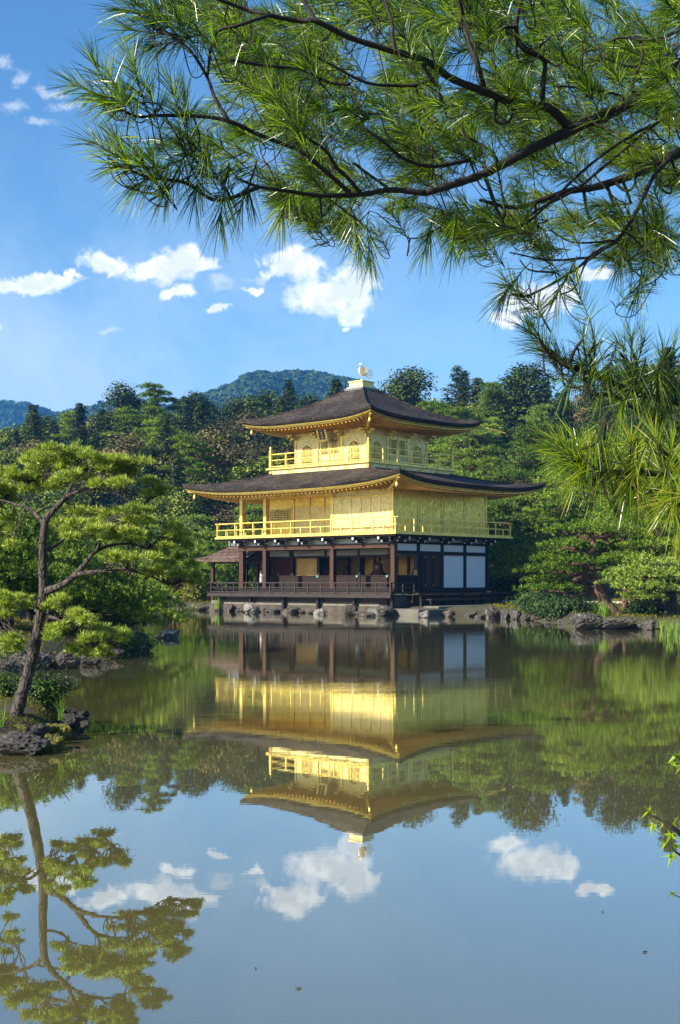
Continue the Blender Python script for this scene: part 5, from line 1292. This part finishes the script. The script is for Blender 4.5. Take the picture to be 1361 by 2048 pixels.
# ================================================================== the overhanging pine close to the camera
rng = np.random.default_rng(2024)
FT = Vector((3.1, 4.6, 0.3)); fg = empty('overhanging_pine', FT); tag(fg, 'old pine reaching in from the right with long needled boughs across the sky', 'pine tree')
mb = MB(); tp_ = catmull([FT + Vector(p) for p in ((0,0,-.3),(.05,.1,.9),(-.05,.05,1.9),(.1,-.1,2.9),(0,0,4.2),(.2,.1,5.4))], 6)
mb.tube([p-FT for p in tp_], list(np.interp(np.linspace(0,1,len(tp_)), [0,.1,1], [.30,.21,.10])), 14); mb.build('trunk', M['bark'], fg, smooth=True)
def trunk_at(z): return min(tp_, key=lambda p: abs(p.z - z))
NODES = []      # (point, radius, bough index)
BR = [MB(), MB(), MB(), MB()]
def fpath(pts, r0, r1, bi, keep=True, nodes=True, sides=8, n=6):
    s = catmull([p if isinstance(p, Vector) else at(*p) for p in pts], n); k = len(s)
    rad = [max(.0016, r0 + (r1-r0)*(i/(k-1))**.85) for i in range(k)]
    BR[bi].tube([p-FT for p in s], [r*(1+.08*math.sin(i*2.3+r0*900)) for i, r in enumerate(rad)], sides)
    if nodes:
        for p, r in zip(s, rad): NODES.append((p, r, bi))
    return s
sc_ = 3.4/F
def W_(px): return px*sc_*0.5
A0 = trunk_at(3.6)
fpath([A0,(1800,-10,4.2),(1500,70,3.9),(1361,130,3.7),(1290,185,3.6),(1200,235,3.55),(1140,262,3.5),(1060,300,3.45),(980,342,3.4),(920,365,3.35),(850,386,3.3)], W_(38), W_(13), 0)
fpath([(850,386,3.3),(780,380,3.28),(723,389,3.25),(640,391,3.2),(580,383,3.15),(520,374,3.1),(470,355,3.1)], W_(13), W_(5), 0)
fpath([(1142,258,3.5),(1095,215,3.45),(1030,205,3.4),(960,180,3.35),(900,155,3.3),(850,121,3.25),(780,100,3.2),(700,75,3.15),(632,42,3.1),(597,42,3.1),(532,29,3.05),(490,18,3.05),(420,-8,3.0)], W_(20), W_(6), 0)
A1 = trunk_at(3.2)
fpath([A1,(1800,180,4.5),(1500,262,4.4),(1361,305,4.3),(1290,340,4.25),(1200,372,4.2),(1140,382,4.15),(1090,398,4.1),(1030,415,4.05),(960,400,4.0)], W_(36), W_(8), 1)
fpath([(1361,225,4.0),(1309,250,3.95),(1200,340,3.9),(1150,380,3.85),(1075,420,3.8),(1040,450,3.8),(1000,470,3.75),(940,480,3.7)], W_(9), W_(4), 1)
fpath([(1400,210,4.0),(1280,262,3.8),(1180,330,3.7),(1090,415,3.6),(1030,455,3.6),(905,480,3.55)], W_(8), W_(4), 1)
fpath([(1440,250,4.0),(1361,300,3.8),(1310,350,3.7),(1270,430,3.65),(1232,482,3.6),(1190,505,3.6),(1150,540,3.55),(1060,590,3.5),(1020,587,3.5)], W_(12), W_(4), 1)
fpath([(1232,482,3.6),(1185,515,3.55),(1170,530,3.55),(1150,575,3.5),(1120,590,3.5)], W_(6), W_(3), 1)
fpath([(1300,390,3.8),(1312,430,3.75),(1330,480,3.7),(1335,520,3.7),(1318,555,3.65),(1280,577,3.6)], W_(6), W_(3), 1)
fpath([(1232,482,3.6),(1245,500,3.6),(1255,520,3.6),(1285,500,3.55),(1320,470,3.5)], W_(5), W_(3), 1)
fpath([(1240,480,3.6),(1150,485,3.6),(1100,460,3.6)], W_(5), W_(3), 1)
fpath([(1180,515,3.55),(1100,520,3.55),(1020,505,3.5)], W_(6), W_(3), 1)
fpath([(1110,545,3.5),(1060,540,3.5),(1040,520,3.5)], W_(5), W_(3), 1)
# secondary twigs traced
fpath([(600,300,3.1),(520,270,3.05),(458,242,3.0),(400,233,3.0),(319,231,2.95),(274,233,2.95),(232,213,2.9),(190,186,2.9)], W_(9), W_(4), 0)
fpath([(700,386,3.2),(660,350,3.15),(600,300,3.1)], W_(9), W_(8), 0)
fpath([(520,374,3.1),(436,401,3.05),(371,366,3.0),(306,356,2.95),(267,343,2.9),(215,315,2.9)], W_(8), W_(4), 0)
fpath([(458,242,3.0),(430,195,3.0),(415,155,3.0),(380,100,2.95),(330,62,2.95),(280,35,2.95)], W_(7), W_(4), 0)
fpath([(540,30,3.05),(480,50,3.0),(430,70,3.0),(415,155,3.0)], W_(7), W_(5), 0)
fpath([(460,120,3.0),(520,130,3.1),(600,140,3.2),(660,165,3.25),(700,168,3.25)], W_(5), W_(7), 0)
fpath([(872,155,3.3),(830,170,3.3),(791,171,3.28),(733,165,3.22),(662,129,3.18),(607,100,3.15)], W_(9), W_(4), 0)
fpath([(723,388,3.25),(700,360,3.2),(675,336,3.15),(655,305,3.1),(633,288,3.05),(600,265,3.0),(575,240,3.0)], W_(8), W_(5), 0)
fpath([(775,375,3.3),(740,350,3.3),(707,326,3.25)], W_(7), W_(4), 0)
fpath([(940,320,3.5),(865,333,3.4),(807,317,3.35),(768,284,3.3),(726,255,3.3)], W_(9), W_(5), 0)
fpath([(791,107,3.2),(785,70,3.2),(785,48,3.2),(768,-10,3.2)], W_(8), W_(5), 0)
fpath([(635,45,3.1),(620,20,3.1),(600,-10,3.1)], W_(8), W_(6), 0)
fpath([(968,175,3.35),(955,125,3.3),(940,90,3.3),(930,48,3.3),(918,-10,3.25)], W_(10), W_(7), 0)
fpath([(1085,212,3.45),(1087,165,3.4),(1088,120,3.4),(1043,94,3.35),(1033,52,3.35),(1046,-10,3.3)], W_(11), W_(8), 0)
fpath([(1033,55,3.35),(980,52,3.3),(935,48,3.3)], W_(7), W_(5), 0)
fpath([(1267,206,3.6),(1267,162,3.55),(1283,123,3.5),(1283,87,3.5),(1262,60,3.5)], W_(10), W_(5), 0)
fpath([(1460,30,3.8),(1361,92,3.7),(1309,124,3.6),(1257,133,3.55),(1220,120,3.5),(1200,110,3.5)], W_(10), W_(5), 0)
fpath([(1420,60,3.6),(1361,62,3.6),(1309,80,3.5),(1245,75,3.5),(1222,82,3.5)], W_(9), W_(5), 0)
fpath([(1267,200,3.6),(1200,180,3.5),(1120,172,3.45)], W_(6), W_(4), 0)
fpath([(1000,330,3.45),(980,300,3.4),(930,270,3.4),(925,245,3.4)], W_(7), W_(4), 0)
# middle right bough and lower right bough
A2 = trunk_at(2.3)
sQ = fpath([A2,(1750,850,3.6),(1500,835,3.3),(1361,806,3.05),(1266,783,3.0),(1195,752,2.95),(1137,732,2.9),(1110,712,2.9),(1075,680,2.88)], W_(20), W_(6), 2)
for p in ([(1137,732,2.9),(1150,700,2.88),(1165,680,2.88)],[(1195,752,2.95),(1180,710,2.92),(1188,690,2.9)],[(1266,783,3.0),(1275,740,2.95),(1262,690,2.92)],[(1266,745,2.95),(1240,705,2.95)],[(1361,806,3.05),(1330,760,3.0),(1330,720,3.0)],[(1361,860,3.0),(1290,830,2.95),(1230,790,2.9),(1195,755,2.9)],[(1250,800,3.0),(1215,790,2.95),(1180,790,2.9)]):
    fpath(p, W_(8), W_(4), 2)
A3 = trunk_at(1.9)
fpath([A3,(1750,980,3.2),(1500,955,2.9),(1361,951,2.75),(1292,946,2.72),(1212,943,2.7),(1170,935,2.68),(1140,918,2.66)], W_(16), W_(6), 3)
for p in ([(1170,935,2.68),(1150,905,2.66),(1140,890,2.66)],[(1292,946,2.72),(1268,925,2.7),(1266,895,2.7)],[(1361,960,2.75),(1310,980,2.7),(1278,986,2.7),(1240,950,2.68)],[(1361,925,2.8),(1330,905,2.75),(1310,880,2.75)],[(1420,1020,2.7),(1361,1010,2.65),(1340,1000,2.65)]):
    fpath(p, W_(8), W_(4), 3)

# shoots: where the needles sit
SH = []       # (base, tip, bough, droop, length factor)
def near_node(tg_, bis):
    best = None; bd = 1e9
    for (p, r, bi) in NODES:
        if bi not in bis: continue
        d = (p - tg_).length + (0.25 if p.x < tg_.x - 0.05 else 0)
        if .05 < d < bd: bd = d; best = (p, r, bi)
    return best
def add_shoot(tg_, bis, ax=None, droop=0.15, lf=1.0, L=.13):
    b = near_node(tg_, bis)
    if b is None: return
    p, r, bi = b; d = tg_ - p
    if ax is None:
        ax = (d.normalized()*.6 + Vector((-.55, float(rng.normal(0,.25)), .55 + float(rng.normal(0,.25))))).normalized()
    base = tg_ - ax*L
    mid = p.lerp(base, .55) + Vector((0, 0, -.03)) + Vector(rng.normal(0, .012, 3))
    s = catmull([p, mid, base, tg_], 4); k = len(s)
    BR[bi].tube([q-FT for q in s], [max(.0014, min(r*.6, .006)*(1-.62*i/(k-1))) for i in range(k)], 5)
    NODES.append((base, .003, bi)); NODES.append((mid, .004, bi))
    SH.append((base, tg_, bi, droop, lf))
# hand-placed terminal brushes (tip px, py, Y, direction in the picture)
TERM = [(150,170,2.9,-.9,.45,0),(185,120,2.9,-.45,.8,0),(215,140,2.9,-.4,.85,0),(262,118,2.92,-.3,.9,0),(205,205,2.9,-.9,-.1,0),(250,180,2.9,-.3,.9,0),(300,180,2.95,-.2,.9,0),(340,170,2.95,-.3,.9,0),(370,190,3,-.1,1,0),
 (190,285,2.9,-.8,.5,0),(228,268,2.9,-.4,.85,0),(270,300,2.9,-.5,.8,0),(225,330,2.9,-.95,0,0),(300,310,2.95,-.4,.8,0),(365,290,3,-.6,.7,0),(400,300,3,-.5,.8,0),(270,372,2.95,-.8,-.5,0),(330,385,3,-.5,-.8,0),(390,400,3,-.3,-.9,0),(440,440,3,-.2,-1,0),(480,420,3.1,-.3,-.9,0),
 (245,20,2.95,-.9,.2,0),(265,-5,2.95,-.6,.7,0),(255,60,2.95,-.9,.1,0),(300,25,2.95,-.7,.6,0),(300,95,3,-.8,-.3,0),(350,30,3,-.5,.8,0),(395,60,3,-.6,.6,0),
 (545,175,3,-.5,.85,0),(580,205,3,-.3,.9,0),(610,90,3.1,-.3,.9,0),(560,250,3,-.9,.2,0),
 (850,500,3.5,-.3,-1,1),(905,500,3.5,-.1,-1,1),(930,490,3.6,-.4,-.9,1),(740,520,3.5,0,-1,1),(720,500,3.5,.2,-.9,1),(560,440,3.3,-.4,-.9,1),
 (1010,560,3.5,-.7,.6,1),(1000,600,3.5,-.6,-.7,1),(1060,590,3.5,-.3,.8,1),(1110,600,3.5,-.4,-.8,1),(1145,560,3.5,-.3,.8,1),(1275,590,3.6,-.2,-1,1),(1290,560,3.6,.5,.5,1),(1240,530,3.6,-.3,-.9,1),(1330,490,3.6,.5,-.6,1),(1315,450,3.6,.4,.6,1),
 (1050,655,2.88,-.75,.6,2),(1066,650,2.88,-.5,.8,2),(1080,700,2.9,-.8,.5,2),(1110,700,2.9,-.6,.75,2),(1165,670,2.88,-.2,.95,2),(1190,675,2.9,0,1,2),(1240,690,2.95,-.4,.85,2),(1263,672,2.92,0,1,2),(1290,680,2.95,.3,.9,2),(1330,700,3,.2,.9,2),(1350,690,3,.2,.9,2),(1140,760,2.9,-.5,-.6,2),(1200,790,2.9,-.3,-.9,2),(1290,800,2.95,-.3,-.8,2),(1340,820,2.95,-.2,-.9,2),(1240,820,2.9,-.4,-.8,2),(1310,840,2.95,0,-1,2),
 (1098,888,2.66,-.85,.45,3),(1118,880,2.66,-.6,.75,3),(1150,880,2.66,-.3,.9,3),(1120,915,2.66,-1,.1,3),(1180,900,2.68,-.3,.9,3),(1210,905,2.7,-.2,.95,3),(1262,880,2.7,0,1,3),(1235,910,2.7,-.5,.8,3),(1310,870,2.75,-.2,.95,3),(1345,890,2.75,.2,.9,3),(1160,950,2.68,-.3,-.9,3),(1200,960,2.68,-.1,-1,3),(1275,1000,2.7,0,-1,3),(1250,985,2.68,-.4,-.9,3),(1340,985,2.66,-.6,.3,3),(1345,1020,2.65,-.2,-.9,3),(1361,1050,2.65,.2,-.9,3),(1320,1010,2.65,-.8,-.3,3),(1361,930,2.75,.1,.9,3)]
for (px, py, Y, dx, dz, bi) in TERM:
    dy = float(rng.normal(0, .25)); ax = Vector((dx, dy, dz)).normalized()
    add_shoot(at(px, py, Y) , (bi,), ax, droop=.25 if dz < 0 else .12, lf=1.0 if dz < -.5 and bi > 1 else 1.0)
# automatic fill of the crown mass: (polygon in the picture, count, boughs, depth range)
def in_poly(x, y, poly):
    c = False; n = len(poly)
    for i in range(n):
        x1, y1 = poly[i]; x2, y2 = poly[(i+1) % n]
        if (y1 > y) != (y2 > y) and x < (x2-x1)*(y-y1)/(y2-y1)+x1: c = not c
    return c
MASS = [([(420,-80),(1480,-80),(1480,330),(1200,330),(1060,330),(860,400),(700,400),(560,360),(500,250),(420,100)], 230, (0, 1), (4.4, 5.8)),
        ([(250,-80),(1480,-80),(1480,200),(1200,215),(1060,290),(860,365),(700,360),(560,330),(420,340),(300,300),(330,230),(440,190),(330,90)], 420, (0,), (3.2, 4.9)),
        ([(500,330),(700,380),(860,400),(1000,400),(1090,420),(960,470),(850,455),(700,470),(620,440),(560,425)], 60, (0, 1), (3.4, 4.5)),
        ([(1000,380),(1150,400),(1361,330),(1480,300),(1480,420),(1361,500),(1290,540),(1150,500),(1080,530),(1020,480)], 66, (1,), (3.6, 4.8)),
        ([(1060,230),(1361,180),(1480,180),(1480,320),(1200,330),(1000,370)], 60, (0, 1), (3.6, 4.9)),
        ([(1130,700),(1361,700),(1480,700),(1480,860),(1300,850),(1180,790)], 12, (2,), (3.0, 3.7)),
        ([(1140,900),(1300,880),(1480,870),(1480,1040),(1300,990),(1200,960)], 13, (3,), (2.8, 3.4))]
for poly, n, bis, (ya, yb) in MASS:
    xs = [p[0] for p in poly]; ys = [p[1] for p in poly]; c = 0; k_ = 0
    while c < n and k_ < 8000:
        k_ += 1; x = rng.uniform(min(xs), max(xs)); y = rng.uniform(min(ys), max(ys))
        if not in_poly(x, y, poly): continue
        # leave gaps where the sky shows through
        if mnoise.noise(Vector((x*.009, y*.009, 3.1))) < -.2: continue
        add_shoot(at(x, y, rng.uniform(ya, yb)), bis, droop=rng.uniform(.1, .3), L=rng.uniform(.09, .15)); c += 1
names = ['bough', 'bough', 'bough', 'bough']
BO = [BR[i].build('bough', M['twig'], fg, smooth=True) for i in range(4)]
# needles
def needles_for(bi):
    parts = []
    for (b, t, i, droop, lf) in SH:
        if i != bi: continue
        ax = np.array((t-b).normalized()[:]); n = 60; k2 = rng.uniform(0, 1, n); k2 = k2**.75
        P0 = np.array(b[:]) + np.outer(k2, np.array((t-b)[:]))
        rad_ = unit(np.cross(ax, rng.normal(size=(n, 3)))); th = np.radians(60 - 36*k2 + rng.normal(0, 6, n))[:, None]
        D = ax*np.cos(th) + rad_*np.sin(th)
        for q in range(2):
            Dq = unit(D + rng.normal(0, .05, (n, 3))); L = (.078 if i < 2 else .070)*lf*rng.uniform(.75, 1.2, (n, 1))
            dr = np.array([0, 0, -1.0])*droop*L*(.5+rng.uniform(0, 1, (n, 1)))
            side = unit(np.cross(Dq, rng.normal(size=(n, 3))))*(.00078 if bi < 2 else .00060)
            m_ = P0 + Dq*L*.5 + dr*.25; e = P0 + Dq*L + dr
            V = np.stack([P0-side, P0+side, m_-side, m_+side, e-side*.25, e+side*.25], 1).reshape(-1, 3)
            o = (np.arange(n)*6)[:, None]
            parts.append((V, np.concatenate([o+np.array([0,1,3,2]), o+np.array([2,3,5,4])])))
    return join(parts)
for i in range(4):
    V, Fc = needles_for(i); mesh_np('needles', V - np.array(FT[:]), Fc, M['needle_fg'], BO[i])
print('SHOOTS', len(SH))

# ================================================================== maple twig at the right edge
MT = Vector((2.3, 3.1, 0.3)); mp = empty('maple_shrub', MT); tag(mp, 'maple twig with yellow green five pointed leaves reaching in at the right edge', 'maple')
mb = MB()
def mpath(pts, r0, r1):
    s = catmull([p if isinstance(p, Vector) else at(*p) for p in pts], 5); mb.tube([q-MT for q in s], [r0+(r1-r0)*i/(len(s)-1) for i in range(len(s))], 5)
mpath([MT, (1900,1900,2.9), (1600,1780,2.7), (1450,1760,2.6), (1361,1668,2.5), (1320,1640,2.5), (1296,1628,2.5)], .012, .0012)
mpath([(1450,1760,2.6), (1361,1710,2.5), (1340,1690,2.5)], .004, .001)
mpath([(1450,1760,2.6), (1400,1560,2.6), (1361,1520,2.6), (1352,1512,2.6)], .004, .001)
mpath([(1450,1760,2.6), (1380,1795,2.5), (1348,1790,2.5)], .003, .001)
mb.build('stem', M['twig'], mp, smooth=True)
lv = []
def maple_leaf(px, py, Y, ang, s):
    c = at(px, py, Y) - MT; V = [(0,0,0)]; angs = [-125,-62,0,62,125]; ls = [.5,.85,1.1,.85,.5]; out = []
    for i, (a, l) in enumerate(zip(angs, ls)):
        a = R(a); out.append((math.sin(a-.30)*l*.30, -math.cos(a-.30)*l*.30)); out.append((math.sin(a)*l, -math.cos(a)*l)); out.append((math.sin(a+.30)*l*.30, -math.cos(a+.30)*l*.30))
    rot = Matrix.Rotation(R(ang), 3, 'Y') @ Matrix.Rotation(float(rng.uniform(-.7, .7)), 3, 'X') @ Matrix.Rotation(float(rng.uniform(-.6, .6)), 3, 'Z')
    pts = [Vector((0,0,0))] + [Vector((x*s, float(rng.normal(0,.002)) - .12*s*(x*x+z*z), z*s)) for x, z in out]
    m2 = MB(); m2.add([rot @ p + c for p in pts], [(0, i, i+1) for i in range(1, len(out))]); m2.build('leaf', M['maple'], mp)
for (px, py, Y, a, s) in [(1300,1622,2.5,60,.030),(1306,1650,2.5,30,.030),(1325,1640,2.5,20,.026),(1342,1668,2.5,35,.034),(1352,1642,2.5,60,.026),(1330,1684,2.5,40,.026),(1345,1710,2.5,20,.030),(1352,1690,2.5,10,.028),(1352,1510,2.6,40,.026),(1348,1525,2.6,25,.026),(1362,1505,2.6,0,.026),(1348,1786,2.5,50,.024),(1370,1650,2.5,10,.032),(1368,1690,2.5,15,.03),(1362,1532,2.6,30,.024)]:
    maple_leaf(px, py, Y, a, s*.85)

# ================================================================== a visitor on the far side of the porch
def person(x, y, z, H, shirt, label):
    root = empty('person', (x, y, z), R(20)); tag(root, label, 'person')
    me = bpy.data.meshes.new('body'); s = H/1.7
    J = [(0,0,.92),(0,0,1.12),(0,0,1.36),(0,0,1.46),(0,.01,1.56),(0,.01,1.66), (.09,0,.88),(.10,.02,.48),(.10,-.02,.06),(.10,.12,.02), (-.09,0,.88),(-.12,.04,.48),(-.13,-.02,.06),(-.13,.12,.02),
         (.18,0,1.36),(.22,.05,1.12),(.14,.22,1.22),(.10,.26,1.28), (-.18,0,1.36),(-.22,.05,1.12),(-.14,.22,1.22),(-.10,.26,1.28)]
    E = [(0,1),(1,2),(2,3),(3,4),(4,5),(0,6),(6,7),(7,8),(8,9),(0,10),(10,11),(11,12),(12,13),(2,14),(14,15),(15,16),(16,17),(2,18),(18,19),(19,20),(20,21)]
    rad = [.13,.12,.13,.06,.085,.07,.085,.06,.045,.035,.085,.06,.045,.035,.06,.042,.032,.03,.06,.042,.032,.03]
    me.from_pydata([tuple(c*s for c in j) for j in J], E, []); o = link_mesh('body', me, shirt, root)
    md = o.modifiers.new('skin', 'SKIN'); 
    for i, r_ in enumerate(rad): me.skin_vertices[0].data[i].radius = (r_*s, r_*s*.8)
    me.skin_vertices[0].data[0].use_root = True
    o.modifiers.new('sub', 'SUBSURF').levels = 1; return root
pc, Tp, bp_ = new_mat('visitor_clothes'); gg = Tp.node('ShaderNodeTexCoord'); spz = Tp.node('ShaderNodeSeparateXYZ'); Tp.link(gg.outputs['Object'], spz.inputs[0])
Tp.link(Tp.ramp(spz.outputs[2], [(0.0,(.03,.035,.06)),(.90,(.03,.035,.06)),(.905,(.75,.74,.70))], 'CONSTANT'), bp_.inputs['Base Color'])
mk2 = plain('hair', (.02,.015,.012), .6); sk = plain('skin', (.45,.28,.20), .5)
vx = at(523, 0, 82).x; pr_ = person(vx, 82, 0.75, 1.65, pc, 'visitor in a white top standing behind the fishing porch')
for nm, mt, zz, r_ in (('head', sk, 1.53, .10), ('hair', mk2, 1.565, .105)):
    bm = bmesh.new(); bmesh.ops.create_uvsphere(bm, u_segments=12, v_segments=8, radius=r_); me = bpy.data.meshes.new(nm); bm.to_mesh(me); bm.free()
    o = link_mesh(nm, me, mt, pr_); o.location = (0, 0.0 if nm == 'head' else -.02, zz); o.scale = (.85, 1, 1.15)

# floating leaves on the water
for i, (px, py) in enumerate([(420,1400),(1130,1640),(1206,1825),(597,1978),(512,1938),(300,1470),(1290,1905)]):
    Y = CAMZ*F/(py-HZ); x = (px-680.5)/F*Y; m2 = MB(); L = (.013, .008, .010)[i % 3]
    m2.add([(-L,0,.004),(0,-L*.3,.006),(L,0,.005),(0,L*.3,.006),(-L,0,.001),(0,-L*.3,.001),(L,0,.001),(0,L*.3,.001)], [(0,1,2,3),(7,6,5,4),(0,4,5,1),(1,5,6,2),(2,6,7,3),(3,7,4,0)])
    o = m2.build('floating_leaf', M['olive']); o.location = (x, Y, .001); o.rotation_euler = (0, 0, i*1.1); tag(o, cat='leaf', group='fallen leaves floating on the pond'); THINGS.append((o, 'tiny fallen leaf floating on the open pond', px, py))

# ================================================================== labels that single out look-alikes
from collections import defaultdict
def ordn(n): return str(n) + ('th' if 10 < n % 100 < 14 else {1:'st',2:'nd',3:'rd'}.get(n % 10, 'th'))
by = defaultdict(list)
for t in THINGS: by[t[1]].append(t)
for base, ts in by.items():
    ts.sort(key=lambda t: t[2])
    for i, t in enumerate(ts):
        t[0]['label'] = base if len(ts) == 1 else f"{base}, {ordn(i+1)} from left"
for k, v in PROTO.items():
    if not v[2]:
        for ch in list(v[0].children): bpy.data.objects.remove(ch)
        bpy.data.objects.remove(v[0])
